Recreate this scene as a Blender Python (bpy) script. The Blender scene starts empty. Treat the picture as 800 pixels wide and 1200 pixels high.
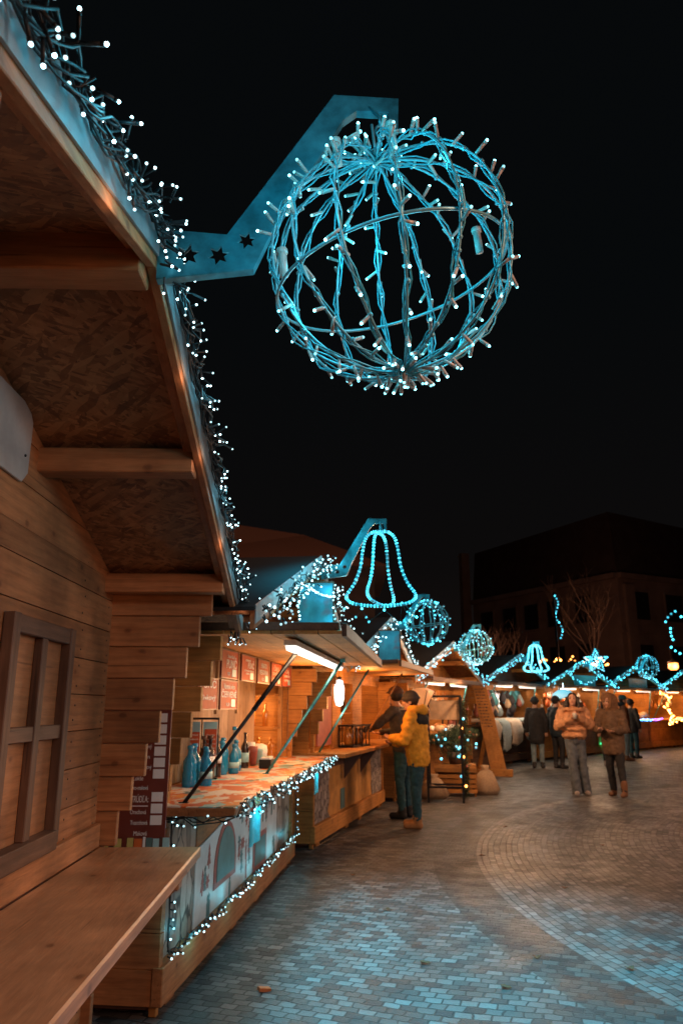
import bpy, math, random
from mathutils import Vector, Matrix, Euler
R = random.Random(7)
rad = math.radians
scene = bpy.context.scene
COL = scene.collection

# ------------------------------------------------------------------ render
scene.render.engine = 'CYCLES'
scene.cycles.use_denoising = True
try: scene.cycles.denoiser = 'OPENIMAGEDENOISE'
except Exception: pass
scene.cycles.max_bounces = 6
scene.cycles.diffuse_bounces = 3
scene.cycles.glossy_bounces = 3
scene.cycles.transmission_bounces = 4
scene.cycles.transparent_max_bounces = 6
scene.cycles.sample_clamp_indirect = 4
scene.cycles.caustics_reflective = False
scene.cycles.caustics_refractive = False
scene.cycles.use_light_tree = True
scene.view_settings.view_transform = 'Standard'
scene.view_settings.look = 'None'
scene.view_settings.gamma = 1
scene.view_settings.exposure = 0

# ------------------------------------------------------------------ camera
cd = bpy.data.cameras.new('camera')
cam = bpy.data.objects.new('camera', cd); COL.objects.link(cam)
cd.sensor_fit = 'HORIZONTAL'; cd.sensor_width = 24; cd.lens = 867 / 800 * 24
cd.clip_start = 0.05; cd.clip_end = 1000
cam.location = (0, 0, 1.5)
cam.rotation_euler = (rad(90) + math.atan(228 / 867), 0, 0)
cd.dof.use_dof = True; cd.dof.focus_distance = 2.1; cd.dof.aperture_fstop = 6.3
scene.camera = cam

# ------------------------------------------------------------------ world (night)
w = bpy.data.worlds.new('World'); scene.world = w; w.use_nodes = True
nt = w.node_tree; nt.nodes.clear()
bg = nt.nodes.new('ShaderNodeBackground'); wo = nt.nodes.new('ShaderNodeOutputWorld')
bg.inputs[0].default_value = (0.9, 1.0, 1.15, 1); bg.inputs[1].default_value = 0.0030
nt.links.new(bg.outputs[0], wo.inputs[0])
tc_ = nt.nodes.new('ShaderNodeTexCoord'); sx_ = nt.nodes.new('ShaderNodeSeparateXYZ'); rp_ = nt.nodes.new('ShaderNodeValToRGB')
nt.links.new(tc_.outputs['Generated'], sx_.inputs[0]); nt.links.new(sx_.outputs[2], rp_.inputs[0]); nt.links.new(rp_.outputs[0], bg.inputs[0])
rp_.color_ramp.elements[0].position = 0; rp_.color_ramp.elements[0].color = (1, .62, .5, 1)
rp_.color_ramp.elements[1].position = .5; rp_.color_ramp.elements[1].color = (.24, .31, .36, 1); e_ = rp_.color_ramp.elements.new(.18); e_.color = (.42, .36, .36, 1)
bg.inputs[1].default_value = .0085

# ------------------------------------------------------------------ materials
class NT:
    def __init__(s, name):
        s.m = bpy.data.materials.new(name); s.m.use_nodes = True
        s.t = s.m.node_tree; s.t.nodes.clear()
        s.out = s.n('ShaderNodeOutputMaterial'); s.b = s.n('ShaderNodeBsdfPrincipled')
        s.l(s.b.outputs[0], s.out.inputs[0])
    def n(s, k, **kw):
        x = s.t.nodes.new(k)
        for a, b in kw.items(): setattr(x, a, b)
        return x
    def l(s, a, b): s.t.links.new(a, b)
    def obj(s):
        return s.n('ShaderNodeTexCoord').outputs['Object']
    def mapping(s, v, scale=(1, 1, 1), rot=(0, 0, 0), loc=(0, 0, 0)):
        m = s.n('ShaderNodeMapping'); s.l(v, m.inputs[0])
        m.inputs['Scale'].default_value = scale; m.inputs['Rotation'].default_value = rot; m.inputs['Location'].default_value = loc
        return m.outputs[0]
    def noise(s, v, scale, detail=4, rough=.5, dist=0):
        n = s.n('ShaderNodeTexNoise'); s.l(v, n.inputs['Vector'])
        n.inputs['Scale'].default_value = scale; n.inputs['Detail'].default_value = detail
        n.inputs['Roughness'].default_value = rough; n.inputs['Distortion'].default_value = dist
        return n
    def vor(s, v, scale, feature='F1'):
        n = s.n('ShaderNodeTexVoronoi', feature=feature); s.l(v, n.inputs['Vector']); n.inputs['Scale'].default_value = scale
        return n
    def ramp(s, f, stops, interp='LINEAR'):
        r = s.n('ShaderNodeValToRGB'); s.l(f, r.inputs[0]); r.color_ramp.interpolation = interp
        e = r.color_ramp.elements
        while len(e) < len(stops): e.new(.5)
        for q, (p, c) in zip(e, stops):
            q.position = p; q.color = (c, c, c, 1) if isinstance(c, (int, float)) else (*c, 1)
        return r.outputs[0]
    def math(s, op, a, b=0, c=None):
        m = s.n('ShaderNodeMath', operation=op)
        for i, x in enumerate([a, b] + ([c] if c is not None else [])):
            if isinstance(x, (int, float)): m.inputs[i].default_value = x
            else: s.l(x, m.inputs[i])
        return m.outputs[0]
    def mix(s, f, a, b, mode='MIX'):
        m = s.n('ShaderNodeMix', data_type='RGBA', blend_type=mode)
        for i, x in ((0, f), (6, a), (7, b)):
            if isinstance(x, (int, float)): m.inputs[i].default_value = x
            elif isinstance(x, tuple): m.inputs[i].default_value = (*x, 1)
            else: s.l(x, m.inputs[i])
        return m.outputs[2]
    def add(s, a, b):
        m = s.n('ShaderNodeVectorMath', operation='ADD'); s.l(a, m.inputs[0]); s.l(b, m.inputs[1]); return m.outputs[0]
    def bump(s, h, strength=.3, dist=.01):
        b = s.n('ShaderNodeBump'); b.inputs['Strength'].default_value = strength; b.inputs['Distance'].default_value = dist
        s.l(h, b.inputs['Height']); s.l(b.outputs[0], s.b.inputs['Normal'])
    def set(s, color=None, rough=None, metal=None, **kw):
        if color is not None:
            if isinstance(color, tuple): s.b.inputs['Base Color'].default_value = (*color, 1)
            else: s.l(color, s.b.inputs['Base Color'])
        if rough is not None:
            if isinstance(rough, (int, float)): s.b.inputs['Roughness'].default_value = rough
            else: s.l(rough, s.b.inputs['Roughness'])
        if metal is not None: s.b.inputs['Metallic'].default_value = metal
        for k, v in kw.items(): s.b.inputs[k.replace('_', ' ')].default_value = v

def plain(name, color, rough=.6, metal=0, var=.25, scale=12, **kw):
    t = NT(name)
    n = t.noise(t.obj(), scale, 5, .6)
    f = t.ramp(n.outputs[0], [(.3, 1 - var), (.7, 1 + var * .3)])
    t.set(t.mix(1.0, color, f, 'MULTIPLY'), rough, metal, **kw)
    t.bump(n.outputs[0], .15, .003)
    return t.m

def wood(name, light, dark, grain='y', rough=.62, knots=.8, spec=.3, gs=1.0):
    t = NT(name)
    g = t.n('ShaderNodeNewGeometry')
    off = t.n('ShaderNodeCombineXYZ')
    r = g.outputs['Random Per Island']
    t.l(t.math('MULTIPLY', r, 37), off.inputs[0]); t.l(t.math('MULTIPLY', r, 53), off.inputs[1]); t.l(t.math('MULTIPLY', r, 91), off.inputs[2])
    v = t.add(t.obj(), off.outputs[0])
    sc = {'x': (.09, 1, 1), 'y': (1, .09, 1), 'z': (1, 1, .09)}[grain]
    m = t.mapping(v, sc)
    n1 = t.noise(m, 26 * gs, 5, .6, .6)
    n2 = t.noise(m, 110 * gs, 3, .6)
    sp_ = t.n('ShaderNodeSeparateXYZ'); t.l(v, sp_.inputs[0]); ax = {'x': (0, 1, 2), 'y': (1, 0, 2), 'z': (2, 0, 1)}[grain]
    cb_ = t.n('ShaderNodeCombineXYZ'); t.l(t.math('MULTIPLY', sp_.outputs[ax[0]], .62), cb_.inputs[0]); t.l(t.math('ADD', sp_.outputs[ax[1]], sp_.outputs[ax[2]]), cb_.inputs[1])
    kn = t.n('ShaderNodeTexVoronoi', feature='F1', voronoi_dimensions='2D'); t.l(cb_.outputs[0], kn.inputs['Vector']); kn.inputs['Scale'].default_value = 6.5
    kd = t.math('ADD', kn.outputs['Distance'], t.math('MULTIPLY', t.noise(v, 30, 2).outputs[0], .08))
    kc = t.n('ShaderNodeSeparateColor'); t.l(kn.outputs['Color'], kc.inputs[0])
    on = t.math('GREATER_THAN', kc.outputs[0], .66)
    rings = t.n('ShaderNodeTexWave', wave_type='BANDS', bands_direction={'x': 'Z', 'y': 'Z', 'z': 'Y'}[grain])
    t.l(t.mapping(v, {'x': (.12, 1, 1), 'y': (1, .12, 1), 'z': (1, 1, .12)}[grain]), rings.inputs[0])
    rings.inputs['Scale'].default_value = 9 * gs; rings.inputs['Distortion'].default_value = 7; rings.inputs['Detail'].default_value = 2
    rings.inputs['Detail Scale'].default_value = .8
    c = t.ramp(n1.outputs[0], [(.28, dark), (.62, light)])
    c = t.mix(.45, c, t.ramp(rings.outputs[1], [(.1, tuple(x * .72 for x in light)), (.7, light)]), 'MIX')
    c = t.mix(.5, c, t.ramp(n2.outputs[0], [(.35, .6), (.65, 1.0)]), 'MULTIPLY')
    knm = t.math('MULTIPLY', t.ramp(kd, [(.075, 1), (.13, 0)]), t.math('MULTIPLY', on, knots))
    c = t.mix(knm, c, tuple(x * .22 for x in dark))
    halo = t.math('MULTIPLY', t.ramp(kd, [(.10, .55), (.32, 0)]), t.math('MULTIPLY', on, knots))
    c = t.mix(halo, c, tuple(x * .8 for x in dark))
    cr = t.noise(t.mapping(v, {'x': (.03, 1, 1), 'y': (1, .03, 1), 'z': (1, 1, .03)}[grain]), 55 * gs, 2, .5)
    c = t.mix(t.ramp(cr.outputs[0], [(.66, 0), (.72, .6)]), c, tuple(x * .35 for x in dark))
    br = t.ramp(r, [(0, .66), (1, 1.10)])
    c = t.mix(1.0, c, br, 'MULTIPLY')
    st = t.noise(t.obj(), 2.2, 4, .6)
    c = t.mix(1.0, c, t.ramp(st.outputs[0], [(.35, .58), (.6, 1)]), 'MULTIPLY')
    t.set(c, rough, 0); t.b.inputs['Specular IOR Level'].default_value = spec
    t.bump(t.math('ADD', n1.outputs[0], t.math('MULTIPLY', n2.outputs[0], .6)), .35, .004)
    return t.m

def osb(name):
    t = NT(name); o = t.obj(); layers = []
    base = t.ramp(t.noise(o, 5, 3).outputs[0], [(.3, (.18, .075, .026)), (.7, (.27, .12, .045))])
    wv = t.noise(o, 3, 2)
    c = base; h = None
    for i, (rot, sc, th) in enumerate([(.2, (18, 70, 20), .5), (1.1, (16, 60, 20), .52), (2.0, (14, 64, 20), .55), (2.7, (20, 85, 20), .5), (.7, (12, 50, 20), .6)]):
        vv = t.mapping(o, (1, 1, 1), (0, 0, rot), (i * 3.1, i * 1.7, 0))
        mv = t.mapping(vv, sc)
        k = t.vor(mv, 1.0)
        cs = t.n('ShaderNodeSeparateColor'); t.l(k.outputs['Color'], cs.inputs[0])
        on = t.math('GREATER_THAN', cs.outputs[0], th)
        col = t.ramp(cs.outputs[1], [(0, (.11, .042, .015)), (.5, (.28, .125, .048)), (1, (.45, .22, .09))])
        c = t.mix(t.math('MULTIPLY', on, .8), c, col)
        hh = t.math('MULTIPLY', cs.outputs[1], on)
        h = hh if h is None else t.math('MAXIMUM', h, hh)
    t.set(c, .7); t.bump(h, .4, .004)
    return t.m

def emit(name, color, strength, sample=False, base=(.6, .7, .7)):
    t = NT(name); t.set(base, .4)
    t.b.inputs['Emission Color'].default_value = (*color, 1); t.b.inputs['Emission Strength'].default_value = strength
    t.m.cycles.emission_sampling = 'AUTO' if sample else 'NONE'
    if 'led' in name:
        g = t.n('ShaderNodeNewGeometry'); oi = t.n('ShaderNodeObjectInfo')
        f = t.math('FRACT', t.math('ADD', t.math('MULTIPLY', g.outputs['Random Per Island'], 7.3), t.math('MULTIPLY', oi.outputs['Random'], 5.7)))
        t.l(t.math('MULTIPLY', t.math('ADD', .22, t.math('MULTIPLY', t.math('MULTIPLY', f, f), 1.9)), strength), t.b.inputs['Emission Strength'])
    return t.m

M = {}
M['pine_y'] = wood('pine boards along', (.50, .215, .085), (.33, .12, .042), 'y')
M['pine_x'] = wood('pine boards across', (.50, .215, .085), (.33, .12, .042), 'x')
M['pine_z'] = wood('pine boards upright', (.54, .29, .12), (.40, .18, .07), 'z')
M['shelf'] = wood('varnished pine shelf', (.60, .29, .14), (.40, .165, .07), 'y', .36, 1.0, .5)
M['honey'] = wood('honey pine', (.62, .28, .075), (.42, .16, .038), 'y')
M['honey_x'] = wood('honey pine across', (.62, .28, .075), (.42, .16, .038), 'x')
M['pale'] = wood('pale pine panel', (.66, .46, .31), (.55, .34, .21), 'z', .85, .8, .1)
M['dark_z'] = wood('dark stained wood', (.17, .085, .05), (.09, .045, .028), 'z', .6, .3)
M['dark_y'] = wood('dark stained wood rail', (.17, .085, .05), (.09, .045, .028), 'y', .6, .3)
M['osb'] = osb('oriented strand board')
M['steel'] = plain('steel with cyan light tint', (.07, .34, .42), .36, .55, .6, 14)  # LED light put into the colour: cyan tint on the metal
M['flash'] = plain('painted metal flashing', (.28, .33, .35), .5, .2, .5, 6)
M['roofing'] = plain('bitumen roofing', (.010, .010, .011), .95)
M['black'] = plain('black metal', (.015, .015, .017), .45, .3)
M['rubber'] = plain('black rubber cable', (.008, .012, .014), .5)
M['socket'] = plain('clear plastic socket', (.48, .42, .38), .35, 0, .1)
M['cable'] = plain('cable with cyan glow tint', (.09, .40, .47), .25, 0, .3, 40)  # cyan LED glow mixed into the colour; the bare cable is clear
M['frame'] = plain('rod with cyan glow tint', (.20, .42, .46), .3, .3, .3, 40)  # rod colour carries the cyan glow of the LEDs
M['led'] = emit('cool led tip', (.22, .85, 1.0), 7)
M['led_far'] = emit('distant cool led tip', (.06, .72, 1.0), 3.4)
M['led_white'] = emit('white led tip', (.52, .90, 1.0), 2.6)
M['led_warm'] = emit('warm led tip', (1, .32, .06), 14)
M['led_blue'] = emit('blue led', (.05, .35, 1), 9)
M['led_green'] = emit('green led', (.03, .8, .28), 6)
M['tube'] = emit('fluorescent tube glass', (1, .93, .85), 1.5)
M['bulb_warm'] = emit('warm bulb glass', (1, .62, .28), 9)
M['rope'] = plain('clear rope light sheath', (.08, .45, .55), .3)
M['plaster'] = plain('printed white house wall', (.62, .64, .64), .5, 0, .18, 9)
M['ochre'] = plain('printed ochre plaster', (.55, .27, .07), .6, 0, .35, 7)
M['red_sign'] = plain('orange red sign board', (.50, .085, .028), .65, 0, .25, 8)
M['maroon'] = plain('dark red menu board', (.17, .040, .028), .4, 0, .25, 8)
M['white'] = plain('white print', (.80, .80, .78), .5, 0, .08)
M['cyanprint'] = plain('pale cyan card', (.35, .62, .66), .4, 0, .1)
M['yellowprint'] = plain('yellow green card', (.55, .50, .16), .5)
M['orangeprint'] = plain('orange card', (.65, .16, .04), .5)
M['redprint'] = plain('faded red paint', (.36, .11, .09), .6)
M['greenprint'] = plain('grey green paint', (.10, .20, .20), .6)
M['greyboard'] = plain('weathered white board', (.42, .36, .32), .6, 0, .3, 6)
M['glassblue'] = plain('blue bottle glass', (.02, .26, .50), .12, 0, .2, 8, **{'Transmission_Weight': .15, 'Emission_Strength': 0})
M['glassdark'] = plain('dark bottle glass', (.03, .014, .01), .12)
M['glassamber'] = plain('amber liquor glass', (.45, .17, .03), .12)
M['glassclear'] = plain('clear glass', (.35, .42, .42), .1)
M['brown'] = plain('brown painted trim', (.10, .048, .03), .6)
M['stonegrey'] = plain('grey canvas', (.25, .25, .25), .8)
M['fleece'] = plain('sheepskin', (.62, .52, .42), .95, 0, .3, 25)
M['fleeceblue'] = plain('bluish sheepskin', (.40, .52, .56), .95, 0, .3, 25)
M['burlap'] = plain('burlap', (.34, .24, .15), .95, 0, .3, 40)
M['needle'] = plain('fir needles', (.045, .075, .035), .8, 0, .5, 30)
M['bark'] = plain('bark', (.07, .055, .045), .9)

def logs():
    t = NT('printed stacked logs'); o = t.mapping(t.obj(), (1, 1, .55))
    wv = t.noise(o, 4, 3); v = t.add(o, t.mapping(wv.outputs[1], (.18, .18, .18)))
    e = t.vor(v, 9, 'DISTANCE_TO_EDGE'); k = t.vor(v, 9)
    cs = t.n('ShaderNodeSeparateColor'); t.l(k.outputs['Color'], cs.inputs[0])
    c = t.ramp(cs.outputs[0], [(0, (.20, .15, .12)), (.5, (.36, .28, .22)), (1, (.50, .42, .36))])
    c = t.mix(.6, c, t.ramp(t.noise(o, 30, 4).outputs[0], [(.3, .5), (.7, 1)]), 'MULTIPLY')
    c = t.mix(t.ramp(e.outputs['Distance'], [(.02, 1), (.06, 0)]), c, (.025, .018, .015))
    t.set(c, .5); return t.m
M['logs'] = logs()
def stones():
    t = NT('printed field stones'); o = t.obj()
    v = t.add(o, t.mapping(t.noise(o, 5, 2).outputs[1], (.1, .1, .1)))
    e = t.vor(v, 12, 'DISTANCE_TO_EDGE'); k = t.vor(v, 12)
    cs = t.n('ShaderNodeSeparateColor'); t.l(k.outputs['Color'], cs.inputs[0])
    c = t.ramp(cs.outputs[0], [(0, (.16, .13, .12)), (1, (.42, .36, .32))])
    c = t.mix(t.ramp(e.outputs['Distance'], [(.02, 1), (.08, 0)]), c, (.06, .045, .04))
    t.set(c, .6); return t.m
M['stones'] = stones()
def oilcloth():
    t = NT('patterned oilcloth'); o = t.mapping(t.obj(), (1, .62, 1))
    v = t.add(o, t.mapping(t.noise(o, 7, 3).outputs[1], (.16, .16, .0)))
    k = t.vor(v, 10.5)
    cs = t.n('ShaderNodeSeparateColor'); t.l(k.outputs['Color'], cs.inputs[0])
    c = t.ramp(cs.outputs[0], [(0, (.62, .13, .025)), (.22, (.74, .68, .62)), (.42, (.60, .12, .02)), (.56, (.25, .58, .64)), (.70, (.72, .26, .05)), (.85, (.10, .15, .12)), (.91, (.70, .62, .55))], 'CONSTANT')
    k2 = t.vor(t.mapping(v, (1, 1, 1), (0, 0, .5), (4, 3, 0)), 34)
    cs2 = t.n('ShaderNodeSeparateColor'); t.l(k2.outputs['Color'], cs2.inputs[0])
    c = t.mix(t.math('GREATER_THAN', cs2.outputs[1], .84), c, (.70, .62, .55))
    t.set(c, .42); return t.m
M['oilcloth'] = oilcloth()
def banner():
    t = NT('blue printed banner'); o = t.obj()
    f = t.noise(t.mapping(o, (1, 6, .7)), 6, 4, .6)
    c = t.ramp(f.outputs[0], [(.35, (.02, .19, .28)), (.65, (.06, .40, .52))])
    m = t.noise(o, 4.2, 2, .5)
    c = t.mix(t.ramp(m.outputs[0], [(.53, 0), (.60, .75)]), c, (.22, .10, .14))
    t.set(c, .5); return t.m
M['banner'] = banner()
M['cloth_teal'] = plain('translucent teal cloth', (.05, .50, .62), .5, 0, .3, 20)

def paving():
    t = NT('cobblestone paving'); o = t.obj()
    sep = t.n('ShaderNodeSeparateXYZ'); t.l(o, sep.inputs[0]); X, Y = sep.outputs[0], sep.outputs[1]
    cx, cy, Rr = 10.1, 7.0, 8.8
    dx = t.math('SUBTRACT', X, cx); dy = t.math('SUBTRACT', Y, cy)
    rr = t.math('SQRT', t.math('ADD', t.math('MULTIPLY', dx, dx), t.math('MULTIPLY', dy, dy)))
    th = t.math('ARCTAN2', dy, dx)
    # inside the circle: concentric courses
    pv = t.n('ShaderNodeCombineXYZ'); t.l(t.math('MULTIPLY', th, 7.0), pv.inputs[0]); t.l(rr, pv.inputs[1])
    # outside: wide shallow arcs
    ax = t.math('SUBTRACT', X, -9); ay = t.math('SUBTRACT', Y, -22)
    ra = t.math('SQRT', t.math('ADD', t.math('MULTIPLY', ax, ax), t.math('MULTIPLY', ay, ay)))
    ta = t.math('ARCTAN2', ay, ax)
    wob = t.noise(o, .35, 2)
    av = t.n('ShaderNodeCombineXYZ'); t.l(t.math('MULTIPLY', ta, 28.0), av.inputs[0]); t.l(t.math('ADD', ra, t.math('MULTIPLY', wob.outputs[0], .5)), av.inputs[1])
    inside = t.math('LESS_THAN', rr, Rr)
    def br(v, wd, rh):
        jit = t.noise(v, 9, 2)
        v2 = t.add(v, t.mapping(jit.outputs[1], (.042, .036, 0)))
        b = t.n('ShaderNodeTexBrick'); t.l(v2, b.inputs[0])
        b.inputs['Scale'].default_value = 1; b.inputs['Brick Width'].default_value = wd; b.inputs['Row Height'].default_value = rh
        b.inputs['Mortar Size'].default_value = .0056; b.inputs['Mortar Smooth'].default_value = .5
        b.inputs['Color1'].default_value = (0, 0, 0, 1); b.inputs['Color2'].default_value = (1, 1, 1, 1); b.inputs['Mortar'].default_value = (.5, .5, .5, 1)
        b.inputs['Bias'].default_value = 0
        return b
    b1 = br(av.outputs[0], .094, .068); b2 = br(pv.outputs[0], .084, .064)
    col = t.mix(inside, b1.outputs[0], b2.outputs[0]); 
    mo = t.math('ADD', t.math('MULTIPLY', b2.outputs[1], inside), t.math('MULTIPLY', b1.outputs[1], t.math('SUBTRACT', 1, inside)))
    big = t.noise(o, .7, 4, .6)
    stone = t.ramp(col, [(0, (.045, .045, .047)), (.35, (.10, .10, .098)), (.6, (.155, .15, .147)), (1, (.25, .245, .24))])
    stone = t.mix(1.0, stone, t.ramp(big.outputs[0], [(.3, .62), (.65, 1.05)]), 'MULTIPLY')
    fine = t.noise(o, 60, 4, .7)
    stone = t.mix(.7, stone, t.ramp(fine.outputs[0], [(.3, .55), (.7, 1.1)]), 'MULTIPLY')
    ring = t.math('LESS_THAN', t.math('ABSOLUTE', t.math('SUBTRACT', rr, Rr + .22)), .22)
    patch = t.noise(o, 2.6, 5, .65)
    stone = t.mix(1.0, stone, t.ramp(patch.outputs[0], [(.30, .55), (.52, 1.0), (.75, 1.12)]), 'MULTIPLY')
    stone = stone
    stone = t.mix(ring, stone, t.mix(1.0, stone, (.45, .43, .42), 'MULTIPLY'))
    ring2 = t.math('LESS_THAN', t.math('ABSOLUTE', t.math('SUBTRACT', rr, Rr - .06)), .06)
    stone = t.mix(ring2, stone, t.mix(.25, stone, (.30, .29, .28)))
    c = t.mix(mo, stone, (.040, .038, .037))
    t.set(c, t.math('ADD', t.ramp(patch.outputs[0], [(.35, .28), (.65, .55)]), t.math('MULTIPLY', fine.outputs[0], .2)))
    h = t.math('ADD', t.math('MULTIPLY', mo, -1.0), t.math('ADD', t.math('MULTIPLY', fine.outputs[0], .35), t.math('MULTIPLY', col, .25)))
    t.bump(h, .9, .012)
    return t.m
M['paving'] = paving()

# ------------------------------------------------------------------ mesh builder
class MB:
    def __init__(s): s.v = []; s.f = []; s.mi = []; s.sm = []
    def _a(s, vs, fs, mi=0, sm=False):
        b = len(s.v); s.v += [tuple(p) for p in vs]
        for f in fs: s.f.append(tuple(b + i for i in f)); s.mi.append(mi); s.sm.append(sm)
    def box(s, x0, x1, y0, y1, z0, z1, mi=0):
        v = [(x, y, z) for z in (z0, z1) for y in (y0, y1) for x in (x0, x1)]
        s._a(v, [(0, 2, 3, 1), (4, 5, 7, 6), (0, 1, 5, 4), (2, 6, 7, 3), (0, 4, 6, 2), (1, 3, 7, 5)], mi)
    def obox(s, c, size, rot=(0, 0, 0), mi=0):
        E_ = Euler(rot).to_matrix(); c = Vector(c); h = [q / 2 for q in size]
        v = [c + E_ @ Vector((x * h[0], y * h[1], z * h[2])) for z in (-1, 1) for y in (-1, 1) for x in (-1, 1)]
        s._a(v, [(0, 2, 3, 1), (4, 5, 7, 6), (0, 1, 5, 4), (2, 6, 7, 3), (0, 4, 6, 2), (1, 3, 7, 5)], mi)
    def beam(s, p0, p1, wd, h, mi=0, up=(0, 0, 1)):
        p0 = Vector(p0); p1 = Vector(p1); d = (p1 - p0).normalized(); u = Vector(up)
        side = d.cross(u).normalized(); u = side.cross(d).normalized()
        v = [p + side * a * wd / 2 + u * b * h / 2 for p in (p0, p1) for b in (-1, 1) for a in (-1, 1)]
        s._a(v, [(0, 2, 3, 1), (4, 5, 7, 6), (0, 1, 5, 4), (2, 6, 7, 3), (0, 4, 6, 2), (1, 3, 7, 5)], mi)
    def tube(s, pts, r, seg=6, mi=0, closed=False, cap=True):
        pts = [Vector(p) for p in pts]; n = len(pts); rs = r if isinstance(r, (list, tuple)) else [r] * n
        b = []; prev = None
        for i, p in enumerate(pts):
            a = pts[(i - 1) % n] if (i > 0 or closed) else p; c = pts[(i + 1) % n] if (i < n - 1 or closed) else p
            d = (c - a)
            d = d.normalized() if d.length > 1e-9 else Vector((0, 0, 1))
            if prev is None:
                q = Vector((0, 0, 1)) if abs(d.z) < .9 else Vector((1, 0, 0)); u = d.cross(q).normalized()
            else:
                u = prev - d * prev.dot(d)
                u = u.normalized() if u.length > 1e-6 else d.orthogonal().normalized()
            prev = u; vv = d.cross(u)
            b += [p + (u * math.cos(2 * math.pi * k / seg) + vv * math.sin(2 * math.pi * k / seg)) * rs[i] for k in range(seg)]
        f = []
        m = n if closed else n - 1
        for i in range(m):
            j = (i + 1) % n
            for k in range(seg):
                k2 = (k + 1) % seg; f.append((i * seg + k, i * seg + k2, j * seg + k2, j * seg + k))
        if cap and not closed:
            f.append(tuple(range(seg))[::-1]); f.append(tuple((n - 1) * seg + k for k in range(seg)))
        s._a(b, f, mi, True)
    def ball(s, c, r, seg=8, rings=6, mi=0, sc=(1, 1, 1), noise=0):
        c = Vector(c); v = [c + Vector((0, 0, r * sc[2]))]
        for i in range(1, rings):
            a = math.pi * i / rings
            for k in range(seg):
                b = 2 * math.pi * k / seg; q = 1 + (R.uniform(-noise, noise) if noise else 0)
                v.append(c + Vector((math.sin(a) * math.cos(b) * r * sc[0] * q, math.sin(a) * math.sin(b) * r * sc[1] * q, math.cos(a) * r * sc[2] * q)))
        v.append(c - Vector((0, 0, r * sc[2])))
        f = [(0, 1 + k, 1 + (k + 1) % seg) for k in range(seg)]
        for i in range(rings - 2):
            o = 1 + i * seg
            for k in range(seg): f.append((o + k, o + seg + k, o + seg + (k + 1) % seg, o + (k + 1) % seg))
        o = 1 + (rings - 2) * seg; L = len(v) - 1
        f += [(o + k, L, o + (k + 1) % seg) for k in range(seg)]
        s._a(v, f, mi, True)
    def lathe(s, c, prof, seg=14, mi=0):
        c = Vector(c); v = []; f = []
        for (r, z) in prof:
            v += [c + Vector((r * math.cos(2 * math.pi * k / seg), r * math.sin(2 * math.pi * k / seg), z)) for k in range(seg)]
        for i in range(len(prof) - 1):
            for k in range(seg): f.append((i * seg + k, i * seg + (k + 1) % seg, (i + 1) * seg + (k + 1) % seg, (i + 1) * seg + k))
        f.append(tuple(range(seg))[::-1]); f.append(tuple((len(prof) - 1) * seg + k for k in range(seg)))
        s._a(v, f, mi, True)
    def prism(s, pts, axis, a0, a1, mi=0):  # 2D polygon extruded along axis; pts are the other two coords in order
        n = len(pts)
        def mk(p, a):
            return {'x': (a, p[0], p[1]), 'y': (p[0], a, p[1]), 'z': (p[0], p[1], a)}[axis]
        v = [mk(p, a0) for p in pts] + [mk(p, a1) for p in pts]
        f = [tuple(range(n))[::-1], tuple(range(n, 2 * n))] + [(i, (i + 1) % n, n + (i + 1) % n, n + i) for i in range(n)]
        s._a(v, f, mi)
    def build(s, name, mats, parent=None, bevel=0, label=None):
        me = bpy.data.meshes.new(name); me.from_pydata(s.v, [], s.f)
        for m in (mats if isinstance(mats, (list, tuple)) else [mats]): me.materials.append(M[m] if isinstance(m, str) else m)
        me.polygons.foreach_set('material_index', s.mi); me.polygons.foreach_set('use_smooth', s.sm)
        me.update()
        o = bpy.data.objects.new(name, me); COL.objects.link(o)
        if parent: o.parent = parent
        if bevel:
            bv = o.modifiers.new('bevel', 'BEVEL'); bv.width = bevel; bv.segments = 1; bv.limit_method = 'ANGLE'; bv.angle_limit = rad(50)
        if label: o['label'] = label
        return o

def tag(o, label=None, cat=None, group=None, kind=None):
    for k, v in (('label', label), ('category', cat), ('group', group), ('kind', kind)):
        if v: o[k] = v
    return o
def empty(name, loc, az=0, label=None, cat=None, group=None):
    o = bpy.data.objects.new(name, None); COL.objects.link(o); o.location = loc; o.rotation_euler = (0, 0, -rad(az)); o.empty_display_size = .1
    return tag(o, label, cat, group)
def wpt(origin, az, p):   # hut local -> world
    a = rad(az); x, y, z = p
    return Vector((origin[0] + x * math.cos(a) + y * math.sin(a), origin[1] - x * math.sin(a) + y * math.cos(a), z))
def to_mesh_obj(o, name, mat, parent=None):
    dg = bpy.context.evaluated_depsgraph_get(); dg.update()
    me = bpy.data.meshes.new_from_object(o.evaluated_get(dg)); me.name = name
    me.materials.clear(); me.materials.append(M[mat] if isinstance(mat, str) else mat)
    n = bpy.data.objects.new(name, me); COL.objects.link(n)
    if parent: n.parent = parent
    bpy.data.objects.remove(o, do_unlink=True)
    return n
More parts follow.
